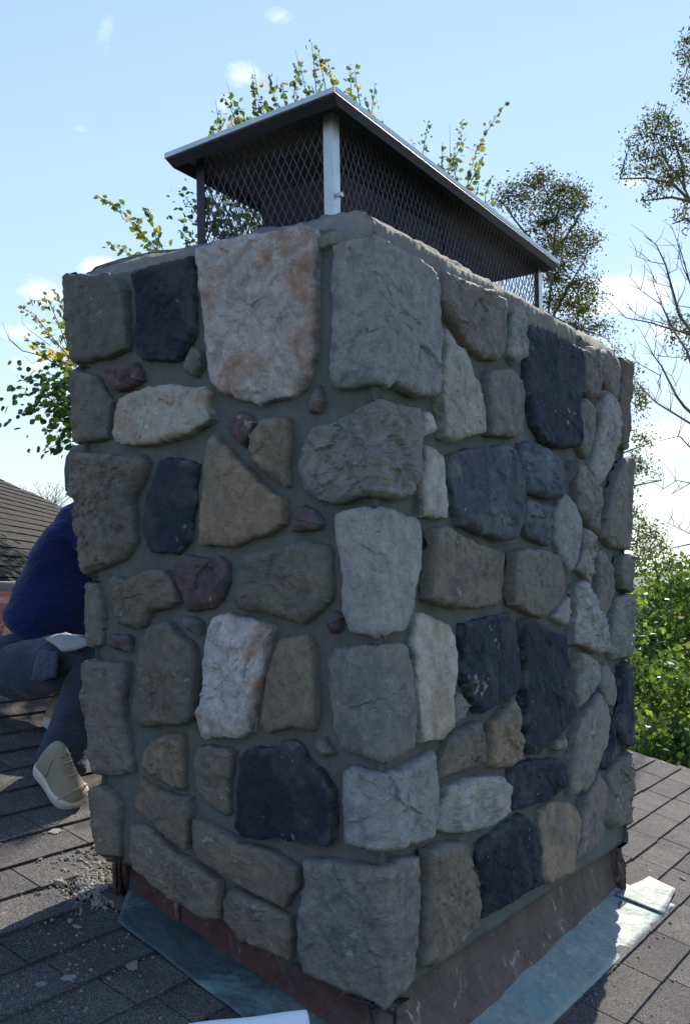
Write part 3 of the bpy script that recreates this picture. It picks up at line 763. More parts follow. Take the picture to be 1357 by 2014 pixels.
# lid
def corner(px, py, Y):
    v = at(px, py, Y); return v
NC = inner(.080, .158, 1.205); 
def solve_corner(px, py, origin, d):     # point along horizontal direction d from origin appearing at column px
    lo, hi = 0, 3
    for _ in range(50):
        m = (lo+hi)/2; q = origin+Vector(d)*m
        x, _y = proj(q)
        if (x > px) == (proj(origin)[0] > px): lo = m
        else: hi = m
    q = origin+Vector(d)*lo; _, y = proj(q); q.z += (y-py)*q.y/F; return q
cn = NC.copy(); x, y = proj(cn); cn.z += (y-182)*cn.y/F
cl_ = solve_corner(327, 312, cn, VL); crr = solve_corner(1098, 521, cn, VR)
cbk = cl_+crr-cn; cbk.z = min(cl_.z, crr.z)
cen = (cn+cl_+crr+cbk)/4; 
lid = MB()
cs = [cn, crr, cbk, cl_]
def ins(p, k, dz): 
    d = (cen-p); d.z = 0; d.normalize(); return p+d*k+Vector((0, 0, dz))
rings = [[ins(p, .060, .004) for p in cs], [ins(p, .022, -.022) for p in cs], [ins(p, .0, -.004) for p in cs], [ins(p, -.002, .0) for p in cs], [ins(p, .012, .010) for p in cs]]
ridge = [(cn+cl_)/2+(Vector(VR)*.28)+Vector((0, 0, .055)), (crr+cbk)/2-(Vector(VR)*.28)+Vector((0, 0, .055))]
for r_ in rings: lid.v += r_
for i in range(len(rings)-1):
    for j in range(4):
        j2 = (j+1) % 4; lid.f.append((i*4+j, i*4+j2, i*4+4+j2, i*4+4+j))
t0 = (len(rings)-1)*4
lid.v += ridge; ra, rb = len(lid.v)-2, len(lid.v)-1
lid.f += [(t0, t0+1, rb, ra), (t0+1, t0+2, rb), (t0+2, t0+3, ra, rb), (t0+3, t0, ra)]
lid.v += [ridge[0]-Vector((0, 0, .03)), ridge[1]-Vector((0, 0, .03))]; rc, rd = len(lid.v)-2, len(lid.v)-1
lid.f += [(1, 0, rc, rd), (2, 1, rd), (3, 2, rd, rc), (0, 3, rc)]
cap = lid.build('chimney_cap', MAT_LID, chim); cap['label'] = 'dark wide chimney cap lid over a cage of diamond mesh on four galvanized posts'
hm = MB()       # bright folded hem along the two near eaves and round the back
for j in range(4):
    p, q = rings[3][j], rings[3][(j+1) % 4]; up = Vector((0, 0, .013)); inw = (cen-(p+q)/2); inw.z = 0
    inw = inw-(q-p).normalized()*inw.dot((q-p).normalized()); inw.normalize()
    hm.box(p-inw*.004, q-p, inw*.003, up)
hm.build('lid_hem', MAT_METAL, cap)
def post(a, b, da, db, m=None):
    mb = MB(); t = .0025; w = .030
    o_ = inner(a, b, zb); mb.box(o_, inner(a+da*w, b, zb)-o_, inner(a, b+db*t, zb)-o_, Vector((0, 0, zt-zb+.05)))
    o_ = inner(a, b+db*t, zb); mb.box(o_, inner(a+da*t, b+db*t, zb)-o_, inner(a, b+db*w, zb)-o_, Vector((0, 0, zt-zb+.05)))
    return mb.build('post', m or MAT_METAL, cap)
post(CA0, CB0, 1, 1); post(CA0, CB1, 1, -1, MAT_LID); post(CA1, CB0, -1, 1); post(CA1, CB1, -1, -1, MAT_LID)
bt = MB(); p = inner(CA0+.016, CB0-.004, 1.0); bt.tube([p, p-Vector(VL)*.012], .0065, 6); bt.build('bolt', MAT_METAL, cap)
# bottom rail under the mesh
for (a0, b0, a1, b1) in ((CA0, CB0, CA1, CB0), (CA0, CB0, CA0, CB1), (CA0, CB1, CA1, CB1), (CA1, CB0, CA1, CB1)):
    mb = MB(); o_ = inner(a0, b0, zb-.004); d = inner(a1, b1, zb-.004)-o_
    side = Vector(VL)*.018 if b0 == b1 else Vector(VR)*.018
    mb.box(o_, d, side, Vector((0, 0, .003))); mb.build('bottom_rail', MAT_METAL, cap)
def screen(a0, b0, a1, b1):
    o_ = inner(a0, b0, zb); d = inner(a1, b1, zb)-o_; L = d.length; d.normalize(); nrm = d.cross(Vector((0, 0, 1)))
    W, H = .0240, .050; mb = MB(); nx = int(L/W); nzr = int((zt+.03-zb)/H*2)+1
    W = L/nx
    for iz in range(nzr):
        for ix in range(nx):
            x0 = ix*W+(W/2 if iz % 2 else 0); z0 = iz*H/2
            for sgn in (-1, 1):
                pA = o_+d*min(L, max(0, x0))+Vector((0, 0, z0)); pB = o_+d*min(L, max(0, x0+sgn*W/2))+Vector((0, 0, z0+H/2))
                if (pB-pA).length < .01: continue
                e = (pB-pA).normalized(); w = e.cross(nrm).normalized()*.0017
                mb.box(pA-w*.5-nrm*.0012, pB-pA, w, nrm*.0026*(1 if sgn > 0 else .6))
    return mb.build('mesh_screen', MAT_MESHWIRE, cap)
e_ = .007
screen(CA0+e_, CB0+e_, CA1-e_, CB0+e_); screen(CA0+e_, CB0+e_, CA0+e_, CB1-e_); screen(CA0+e_, CB1-e_, CA1-e_, CB1-e_); screen(CA1-e_, CB0+e_, CA1-e_, CB1-e_)
#@@PART2
# ------------------------------------------------------------------ the worker
def skin_mesh(name, nodes, edges, mat, parent, sub=2, disp=None):
    """nodes: list of (co, radius); one skinned surface, root = node 0"""
    me = bpy.data.meshes.new(name); me.from_pydata([Vector(n[0]) for n in nodes], edges, []); me.update()
    o = bpy.data.objects.new(name, me); COL.objects.link(o)
    o.modifiers.new('skin', 'SKIN'); sv = me.skin_vertices[0].data
    for i, n in enumerate(nodes):
        r = n[1] if isinstance(n[1], tuple) else (n[1], n[1]); sv[i].radius = r; sv[i].use_root = (i == 0)
    m = o.modifiers.new('sub', 'SUBSURF'); m.levels = sub; m.render_levels = sub
    dg = bpy.context.evaluated_depsgraph_get(); ev = o.evaluated_get(dg)
    nm = bpy.data.meshes.new_from_object(ev); bpy.data.objects.remove(o); bpy.data.meshes.remove(me)
    if disp:
        nm.update(); no = [v.normal.copy() for v in nm.vertices]
        for v, n_ in zip(nm.vertices, no): v.co = v.co+n_*disp(v.co)
    nm.materials.clear(); nm.materials.append(mat); nm.polygons.foreach_set('use_smooth', [True]*len(nm.polygons)); nm.name = name
    q = bpy.data.objects.new(name, nm); COL.objects.link(q)
    if parent is not None: q.parent = parent; q.matrix_parent_inverse = Matrix.Translation(-parent.location) if parent.parent is None else Matrix.Identity(4)
    return q
def fabric(name, c1, c2, fold_scale=14, fold=.6):
    m, t, b = new_mat(name); co = N('ShaderNodeNewGeometry', t).outputs['Position']
    n = noise_node(t, co, 9, 5, .6); r = ramp(t, n.outputs[0], [(.3, c1), (.7, c2)]); t.links.new(r.outputs[0], b.inputs['Base Color'])
    b.inputs['Roughness'].default_value = .9; b.inputs['Specular IOR Level'].default_value = .15; b.inputs['Sheen Weight'].default_value = .15
    mp = N('ShaderNodeMapping', t); mp.inputs['Rotation'].default_value = (.3, .5, .4); mp.inputs['Scale'].default_value = (1, 1, 2.6); t.links.new(co, mp.inputs[0])
    f = noise_node(t, mp.outputs[0], fold_scale, 3, .5, 1.2); a = bump(t, None, f.outputs[0], fold, .02)
    w = noise_node(t, co, 600, 2, .5); bump(t, b, w.outputs[0], .25, .0008, a); return m
MAT_SHIRT = fabric('navy_cotton', (.006, .013, .062), (.009, .020, .090), 9, .8)
MAT_TROUS = fabric('charcoal_trousers', (.030, .040, .070), (.042, .054, .085), 12, .7)
MAT_SKIN = simple('skin', (.42, .25, .17), (.38, .21, .14), 12, .6)
MAT_SHOE = simple('tan_suede', (.33, .29, .22), (.27, .24, .185), 30, .85, 0, .3, .001, 200)
MAT_SOLE = simple('pale_rubber', (.62, .60, .54), (.5, .48, .43), 12, .6)
MAT_LACE = simple('grey_lace', (.40, .37, .32), (.3, .28, .25), 40, .9)
MAT_FLAP = fabric('pale_pocket_fabric', (.24, .235, .24), (.30, .29, .29), 12, .4)
MAT_CAP = simple('olive_cap', (.10, .11, .09), (.07, .08, .07), 15, .9)
J = dict(pel=(50, 1300, 3.55), hipn=(35, 1318, 3.50), knee=(196, 1292, 3.24), ank=(122, 1478, 3.27), toe=(150, 1560, 3.14),
         wai=(92, 1225, 3.57), che=(150, 1090, 3.56), shn=(166, 1032, 3.52), nec=(180, 990, 3.60), hea=(193, 925, 3.60),
         elb=(235, 1150, 3.42), wri=(300, 1110, 3.55), hipf=(40, 1318, 3.74), kneef=(265, 1300, 3.70), ankf=(108, 1425, 3.98), toef=(175, 1440, 3.85),
         shf=(168, 1050, 3.78), elbf=(250, 1160, 3.85), wrif=(310, 1120, 3.75))
KW = roof(*roof_ab(140, 1588)).y/3.10
print('worker depth factor', KW)
at_ = at
G = {k: at(v[0], v[1], v[2]*KW) for k, v in J.items()}
person = thing('person', 'crouching worker in a dark blue shirt, charcoal trousers and tan work shoes behind the chimney', 'person', roof(*roof_ab(110, 1575)))
def limb(a, b, k): return [G[a].lerp(G[b], t) for t in k]
# body: one skinned surface (mostly clothed)
nb = [(G['pel'], .13), (G['wai'], .125), (G['che'], .14), (G['nec'], .055), (G['hea']-Vector((0, 0, .05)), .06), (G['hea']+Vector((0, 0, .02)), .088), (G['hea']+Vector((0, 0, .07)), .06),
      (G['shn'], .065), (G['elb'], .045), (G['wri'], .03), (G['shf'], .065), (G['elbf'], .045), (G['wrif'], .03),
      (G['hipn'], .10), (G['knee'], .06), (G['ank'], .042), (G['hipf'], .10), (G['kneef'], .06), (G['ankf'], .042)]
eb = [(0, 1), (1, 2), (2, 3), (3, 4), (4, 5), (5, 6), (2, 7), (7, 8), (8, 9), (2, 10), (10, 11), (11, 12), (0, 13), (13, 14), (14, 15), (0, 16), (16, 17), (17, 18)]
# hands: palm with five fingers each, curled round the work
def hand(k, wk, el):
    w = G[wk]; d = (w-G[el]).normalized(); s = d.cross(Vector((0, 0, 1))).normalized(); up = s.cross(d)
    i0 = len(nb); nb.append((w+d*.05, (.036, .018))); eb.append((k, i0))
    for j in range(4):
        o_ = w+d*.09+s*(j-1.5)*.021; l = (.038, .045, .042, .032)[j]
        a = len(nb); nb.extend([(o_, .0095), (o_+d*l*.7-up*.012, .0085), (o_+d*l-up*.035, .0075)]); eb.extend([(i0, a), (a, a+1), (a+1, a+2)])
    a = len(nb); nb.extend([(w+d*.045+s*.045-up*.01, .011), (w+d*.075+s*.055-up*.03, .009)]); eb.extend([(i0, a), (a, a+1)])
hand(9, 'wri', 'elb'); hand(12, 'wrif', 'elbf')
skin_mesh('body', nb, eb, MAT_SKIN, person, 1)
def folds(p):
    d = G['che']-G['pel']; 
    return .012*noise.noise(Vector((p.x*3, p.y*3, p.z*14+p.x*9)))+.008*noise.noise(Vector((p.x*5, p.y*5, p.z*30+p.x*15)))
ns = [(G['pel']+Vector((.0, 0, .05)), (.150, .165)), (G['wai'], (.150, .17)), (G['wai'].lerp(G['che'], .5), (.165, .18)), (G['che'], (.175, .19)), (G['nec']+Vector((-.01, 0, -.045)), (.09, .10)), (G['nec']+Vector((0, 0, .01)), .068),
      (G['shn'], .085), (G['elb'], .062), (G['wri'], .042), (G['shf'], .085), (G['elbf'], .062), (G['wrif'], .042)]
es = [(0, 1), (1, 2), (2, 3), (3, 4), (4, 5), (3, 6), (6, 7), (7, 8), (3, 9), (9, 10), (10, 11)]
skin_mesh('shirt', ns, es, MAT_SHIRT, person, 3, folds)
def tfold(p): return .011*noise.noise(Vector((p.x*12, p.y*8, p.z*22)))+.004*noise.noise(Vector((p.x*30, p.y*12, p.z*14)))
nt = [(G['pel']+Vector((-.01, 0, -.01)), (.135, .15)), (G['wai']+Vector((-.055, 0, -.07)), (.14, .155)), (G['hipn'], .125), (G['hipn'].lerp(G['knee'], .5), .112), (G['knee'], .088), (G['knee'].lerp(G['ank'], .5), .085), (G['ank']+Vector((0.010, 0, .03)), .086), (G['ank']+Vector((.012, -.03, -.050)), .090), (G['ank']+Vector((.016, -.045, -.085)), .090),
      (G['hipf'], .12), (G['kneef'], .085), (G['ankf'].lerp(G['kneef'], .25), .075)]
et = [(0, 1), (0, 2), (2, 3), (3, 4), (4, 5), (5, 6), (6, 7), (7, 8), (0, 9), (9, 10), (10, 11)]
trs = skin_mesh('trousers', nt, et, MAT_TROUS, person, 3, tfold)
# pale pocket flap lying on the thigh
def sheet(name, quad, mat, parent, n=10, th=.004, wob=.004):
    V = []; Fc = []
    for i in range(n+1):
        for j in range(n+1):
            s, t = i/n, j/n; p = quad[0].lerp(quad[1], s).lerp(quad[3].lerp(quad[2], s), t)
            V.append(p+Vector((0, 0, 1))*(wob*math.sin(s*5+t*3)+.018*math.sin(math.pi*s)*math.sin(math.pi*t)))
    for i in range(n):
        for j in range(n): q = i*(n+1)+j; Fc.append((q, q+n+1, q+n+2, q+1))
    o = obj(name, V, Fc, mat, parent); m = o.modifiers.new('th', 'SOLIDIFY'); m.thickness = th; return o
sheet('pocket_flap', [at(90, 1258, 3.27*KW), at(130, 1243, 3.34*KW), at(190, 1268, 3.18*KW), at(122, 1282, 3.13*KW)], MAT_FLAP, person)
sheet('cargo_pocket', [at(78, 1284, 3.30*KW), at(118, 1280, 3.185*KW), at(112, 1335, 3.165*KW), at(66, 1338, 3.28*KW)], MAT_TROUS, person, th=.008)
# cap on the head
cpm = MB(); cpm.lathe(G['hea']+Vector((0, 0, .03)), [(.122, -.11), (.125, -.03), (.118, .02), (.095, .055), (.055, .075), (.0, .08)], 28)
cpm.build('cap', MAT_CAP, person, True)
# shoes
def shoe(heel, toe, width, k=1.0, tilt=None, lace=True):
    d = (toe-heel); L = d.length; f = d.normalized(); up = Vector(tilt) if tilt else Vector(RN)
    up = (up-f*up.dot(f)).normalized(); s = f.cross(up).normalized()
    prof = [(0, .32, .075), (.06, .41, .115), (.18, .43, .135), (.32, .40, .132), (.45, .41, .108), (.6, .47, .078), (.75, .50, .060), (.88, .45, .048), (.97, .30, .034), (1.0, .12, .022)]
    V = []; Fc = []; n = 20
    for t, w, h in prof:
        for j in range(n):
            a = 2*math.pi*j/n; x = math.cos(a); z = math.sin(a)
            V.append(heel+f*(t*L)+s*(w*width*x*(1 if z < 0 else (1-.25*z)))+up*(max(z, -.25)*h*.9+.030+h*.22))
    for i in range(len(prof)-1):
        for j in range(n): Fc.append((i*n+j, i*n+(j+1) % n, (i+1)*n+(j+1) % n, (i+1)*n+j))
    Fc.append(tuple(range(n))[::-1]); Fc.append(tuple((len(prof)-1)*n+j for j in range(n)))
    sh = obj('shoe', V, Fc, MAT_SHOE, person); sh.modifiers.new('s', 'SUBSURF').levels = 1; sh.modifiers['s'].render_levels = 2
    for (ta, wv) in ((.80, .50), (.36, .42)):      # stitched seams of toe cap and side panel
        sm_ = MB(); h = np.interp(ta, [p[0] for p in prof], [p[2] for p in prof]); pts = []
        for q in range(13):
            an = math.pi*q/12; x = math.cos(an); z = math.sin(an)
            pts.append(heel+f*((ta+.10*z*(1 if ta > .5 else -1))*L)+s*(wv*width*x*(1-.25*z)*1.01)+up*(z*h*.91+.032+h*.22))
        sm_.tube(pts, .0022, 5); q_ = sm_.build('seam', MAT_LACE, None, True); q_.parent = sh
    # chunky sole with notches
    out = [(-.03, .20), (.0, .34), (.1, .46), (.25, .47), (.4, .44), (.6, .52), (.78, .55), (.92, .46), (1.01, .26), (1.035, .0)]
    ring = [(t, w) for t, w in out]+[(t, -w) for t, w in out[::-1][1:]]
    V = []; Fc = []; nr = len(ring)
    for lv, (sc, z) in enumerate(((.93, .0), (1.02, .008), (1.0, .022), (1.035, .034), (.97, .046))):
        for q, (t, w) in enumerate(ring):
            notch = .010 if (lv == 0 and q % 2) else 0
            wave = .012*math.sin(t*9) if lv >= 3 else 0
            V.append(heel+f*((.5+(t-.5)*sc)*L)+s*(w*width*sc)+up*(z+notch+wave))
    for i in range(4):
        for j in range(nr): Fc.append((i*nr+j, i*nr+(j+1) % nr, (i+1)*nr+(j+1) % nr, (i+1)*nr+j))
    Fc.append(tuple(range(nr))[::-1]); Fc.append(tuple(4*nr+j for j in range(nr)))
    so = obj('sole', V, Fc, MAT_SOLE, None); so.parent = sh; so.matrix_parent_inverse = Matrix.Translation(-person.location)
    so.matrix_parent_inverse = Matrix.Identity(4); so.matrix_world = Matrix.Identity(4)
    so.modifiers.new('s', 'SUBSURF').render_levels = 1
    if lace:
        for q in range(4):
            t = .40+q*.085; h = np.interp(t, [p[0] for p in prof], [p[2] for p in prof]); c = heel+f*(t*L)+up*(h*1.10+.032)
            l = MB(); w = .12*width*1.3
            pts = [c-s*w-up*.010, c-s*w*.5+f*.004, c+f*.008*(1 if q % 2 else -1)+up*.004, c+s*w*.5, c+s*w-up*.010]
            l.tube(pts, .0028, 6); lo = l.build('lace', MAT_LACE, None, True); lo.parent = sh
        e = MB(); c = heel+f*(.36*L)+up*.150
        e.tube([c-up*.012, c-s*.02+f*.02-up*.014, c-s*.018+f*.04-up*.026, c+f*.03-up*.016, c+s*.016+f*.04-up*.028, c+s*.018+f*.015-up*.018], .0028, 6)
        lo = e.build('lace', MAT_LACE, None, True); lo.parent = sh
    return sh
hn = at(84, 1508, 3.30); tn = roof(*roof_ab(150, 1592), .004)
hn2 = roof(*roof_ab(92, 1556), .075)
shoe(hn2+Vector((-.03, 0, .015)), tn+Vector((.0, 0, .0)), .115, tilt=(RN[0]+.25, RN[1]-.60, RN[2]))
shoe(roof(*roof_ab(92, 1434), .02), roof(*roof_ab(160, 1470), .01), .10, lace=False)

# ------------------------------------------------------------------ red bucket with mortar on its rim
bk = thing('bucket', 'red plastic bucket with a mortar-caked rim behind the crouching worker', 'bucket', at(-4, 1312, 4.25))
bz = bk.location
m_red = simple('red_plastic', (.52, .12, .12), (.62, .36, .34), 14, .5, 0, .2, .002)
b1 = MB(); b1.lathe(bz, [(.0, .0), (.125, .0), (.130, .01), (.148, .27), (.153, .272), (.155, .285), (.148, .286), (.150, .31), (.155, .312), (.156, .325), (.149, .33), (.142, .33), (.125, .02), (0, .02)], 40); b1.build('bucket_body', m_red, bk, True)
b2 = MB(); b2.lathe(bz, [(.158, .325), (.163, .345), (.158, .362), (.148, .366), (.141, .352), (.138, .30), (.132, .22), (0, .21)], 40)
b2.build('mortar_crust', MAT_CROWN, bk, True)
b3 = MB(); hpts = [Vector((bz.x+.156*math.cos(t), bz.y+.156*math.sin(t)-.02, bz.z+.30-.13*math.sin((t-math.pi)))) for t in np.linspace(math.pi, 2*math.pi, 18)]
b3.tube(hpts, .003, 6); b3.build('handle', MAT_METAL, bk, True)

# ------------------------------------------------------------------ rolled white sheet at the foot of the chimney
MAT_PAPER = simple('white_paper', (.72, .74, .80), (.66, .68, .76), 6, .6, 0, .1, .001)
prA = at(372, 2050, 1.75); prB = at(604, 2022, 1.80)
V = []; Fc = []; n = 28
ax = (prB-prA); 
for i, t in enumerate(np.linspace(0, 1, 12)):
    c = prA+ax*t; d = ax.normalized(); u_ = d.cross(Vector((0, 0, 1))).normalized(); w_ = u_.cross(d)*-1
    if w_.z < 0: w_ = -w_
    for j in range(n):
        a = 2.35*math.pi*j/(n-1); r_ = .030-.003*j/n+.001*math.sin(t*9)
        V.append(c+u_*math.cos(a)*r_+w_*math.sin(a)*r_)
for i in range(11):
    for j in range(n-1): q = i*n+j; Fc.append((q, q+1, q+n+1, q+n))
pr = obj('paper_roll', V, Fc, MAT_PAPER); sm = pr.modifiers.new('t', 'SOLIDIFY'); sm.thickness = .0012
tag(pr, 'pale rolled white sheet lying at the foot of the chimney, bottom edge of the photo', 'paper roll')

# ------------------------------------------------------------------ mortar crumbs and droppings
MAT_CRUMB = mortar_material('dry_mortar_crumb', (.26, .25, .22), (.34, .32, .28))
def blob_mesh(i, flat=.5):
    r = random.Random(i); bm = bmesh.new(); bmesh.ops.create_icosphere(bm, subdivisions=2, radius=1)
    for v in bm.verts:
        k = 1+.45*noise.noise(v.co*1.6+Vector((i*3.1, 0, 0)))+.15*noise.noise(v.co*5+Vector((i, 0, 0))); v.co *= k; v.co.z *= flat
    me = bpy.data.meshes.new('crumb'); bm.to_mesh(me); bm.free(); me.materials.append(MAT_CRUMB); return me
BL = [blob_mesh(i, .6) for i in range(6)]; SPL = [blob_mesh(20+i, .13) for i in range(5)]
mb = MB()
def scatter(mb, n, cx, cy, sx, sy, s0, s1, meshes=BL):
    for _ in range(n):
        a, b = roof_ab(random.gauss(cx, sx), random.gauss(cy, sy))
        if -.02 < a < 1.78 and 0 < b < 1.0: continue
        s = s0*(s1/s0)**(random.random()**2)
        add_mesh_to(mb, meshes[random.randrange(len(meshes))], Matrix.Translation(roof(a, b, .009+s*.2)) @ ROT @ Matrix.Rotation(random.random()*6.3, 4, 'Z') @ Matrix.Diagonal((s, s*random.uniform(.6, 1), s, 1)))
small = [me for me in BL]
lowm = []
for i in range(4):
    bm = bmesh.new(); bmesh.ops.create_icosphere(bm, subdivisions=1, radius=1)
    for v in bm.verts: v.co *= random.uniform(.7, 1.2)
    me = bpy.data.meshes.new('grit'); bm.to_mesh(me); bm.free(); lowm.append(me)
scatter(mb, 1500, 190, 1735, 32, 24, .0018, .010, lowm)
scatter(mb, 500, 140, 1745, 55, 32, .0012, .005, lowm)
q = mb.build('mortar_crumbs', MAT_CRUMB, None, True); tag(q, 'heap of dry mortar crumbs on the shingles at the left foot of the chimney', 'mortar crumbs'); q['kind'] = 'stuff'
mb = MB()
for (cx, cy, sx, sy, n) in ((1260, 1900, 60, 60, 160), (1180, 1840, 50, 50, 70), (1110, 1920, 60, 40, 60), (1290, 1700, 40, 80, 60), (100, 1850, 90, 90, 200), (250, 1900, 120, 80, 160), (60, 1680, 60, 60, 120)):
    scatter(mb, n, cx, cy, sx, sy, .0012, .006, lowm)
q = mb.build('roof_grit', MAT_CRUMB, None, True); tag(q, 'loose grit and mortar specks scattered over the shingles around the chimney', 'grit'); q['kind'] = 'stuff'
SPOTS = [(108, 1641, .017, 'small mortar dropping on the shingle just left of the chimney foot, beside a shoe shadow'), (75, 1690, .016, 'flat pale mortar dropping on the shaded shingle below the shoe'),
 (140, 1932, .021, 'largest pale mortar dropping, on the shaded shingle at the lower left'), (258, 1903, .022, 'ragged two-lobed mortar dropping beside the teal membrane strip'),
 (150, 1829, .010, 'small round mortar dropping above the largest one at the lower left'), (178, 1918, .011, 'small mortar dropping between the two biggest ones at the lower left'),
 (122, 1866, .010, 'little pale mortar dropping on the shaded shingle edge'), (80, 1943, .011, 'faint mortar dropping near the lower left corner'),
 (1302, 1503, .014, 'white lump of mortar on the far right shingles near the roof edge'), (116, 1743, .017, 'rounded mortar lump on the sunlit shingle at the left'),
 (192, 1783, .015, 'pale mortar lump at the edge of the crumb heap'), (1340, 1734, .012, 'mortar lump on the shingles right of the metal apron')]
for i, (x, y, s, lab) in enumerate(SPOTS):
    a, b = roof_ab(x, y); o = bpy.data.objects.new('mortar_dropping', (SPL if i < 9 else BL)[i % 5]); link(o)
    o.matrix_world = Matrix.Translation(roof(a, b, .011)) @ ROT @ Matrix.Rotation(i*1.3, 4, 'Z') @ Matrix.Diagonal((s*1.25, s*.8, s, 1)); tag(o, lab, 'mortar dropping', 'mortar droppings on the shingles')

# ------------------------------------------------------------------ trees
def leaf_mat(name, c1, c2, c3, trans=.45):
    m, t, b = new_mat(name); L = t.links.new
    co = N('ShaderNodeNewGeometry', t).outputs['Position']
    n = noise_node(t, co, 3.1, 3, .6); n2 = noise_node(t, co, 19, 2, .5)
    mx = N('ShaderNodeMath', t, operation='ADD'); L(n.outputs[0], mx.inputs[0]); L(n2.outputs[0], mx.inputs[1])
    hf = N('ShaderNodeMath', t, operation='MULTIPLY'); L(mx.outputs[0], hf.inputs[0]); hf.inputs[1].default_value = .5
    r = ramp(t, hf.outputs[0], [(.38, c1), (.52, c2), (.64, c3)])
    L(r.outputs[0], b.inputs['Base Color']); b.inputs['Roughness'].default_value = .45; b.inputs['Specular IOR Level'].default_value = .35
    tr = N('ShaderNodeBsdfTranslucent', t); g_ = mix(t, r.outputs[0], (1.25, 1.35, .62), 1.0, 'MULTIPLY'); L(g_, tr.inputs['Color'])
    ms = N('ShaderNodeMixShader', t); ms.inputs[0].default_value = trans
    L(b.outputs[0], ms.inputs[1]); L(tr.outputs[0], ms.inputs[2]); L(ms.outputs[0], t.nodes['Material Output'].inputs['Surface']); return m
M_LEAF_A = leaf_mat('broad_leaf', (.055, .095, .03), (.10, .145, .035), (.22, .20, .04), .5)
M_LEAF_Y = leaf_mat('yellowing_leaf', (.30, .26, .04), (.42, .30, .04), (.45, .24, .04), .5)
M_LEAF_D = leaf_mat('dark_leaf', (.03, .07, .02), (.045, .09, .025), (.07, .12, .03), .3)
M_LEAF_B = leaf_mat('olive_leaf', (.055, .075, .022), (.085, .10, .03), (.13, .12, .045), .35)
M_LEAF_G = leaf_mat('bright_leaf', (.035, .075, .022), (.085, .135, .035), (.26, .27, .085), .5)
for _m in (M_LEAF_A, M_LEAF_Y, M_LEAF_D, M_LEAF_B): _m.node_tree.nodes['Principled BSDF'].inputs['Roughness'].default_value = .62; _m.node_tree.nodes['Principled BSDF'].inputs['Specular IOR Level'].default_value = .2
M_LEAF_G.node_tree.nodes['Principled BSDF'].inputs['Roughness'].default_value = .32
M_BARK = simple('bark', (.10, .085, .07), (.16, .14, .12), 12, .95, 0, .6, .01, 40)
M_TWIG = simple('grey_twig', (.10, .095, .09), (.14, .13, .12), 12, .9)

LEAF_OUT = np.array([(0, 0), (.28, .22), (.36, .52), (.2, .82), (0, 1.0), (-.2, .82), (-.36, .52), (-.28, .22)])
def leaf_mesh(i, mat):
    v = [(x, y, -.10*y*y+.12*abs(x)) for x, y in LEAF_OUT]+[(0, .33, -.01), (0, .66, -.045)]
    v = [(a, b, -.10*b*b+ (0.0 if a == 0 else .10)) for a, b, c in v]
    f = [(0, 1, 8), (1, 2, 9, 8), (2, 3, 9), (3, 4, 9), (4, 5, 9), (5, 6, 9), (6, 7, 8, 9), (7, 0, 8)]
    me = mesh_of('leaf', v, f, mat, False); return me
LA, LY, LD = leaf_mesh(0, M_LEAF_A), leaf_mesh(1, M_LEAF_Y), leaf_mesh(2, M_LEAF_D)
def leaf_matrix(p, d, size, droop=.4):
    d = Vector(d)+Vector((random.uniform(-.8, .8), random.uniform(-.8, .8), random.uniform(-.7, .5)-droop)); d.normalize()
    nrm = Vector((random.uniform(-1, 1), random.uniform(-1, 1), random.uniform(-.2, 1))); x = d.cross(nrm).normalized(); z = x.cross(d)
    R = Matrix((x, d, z)).transposed().to_4x4(); return Matrix.Translation(p) @ R @ Matrix.Scale(size, 4)

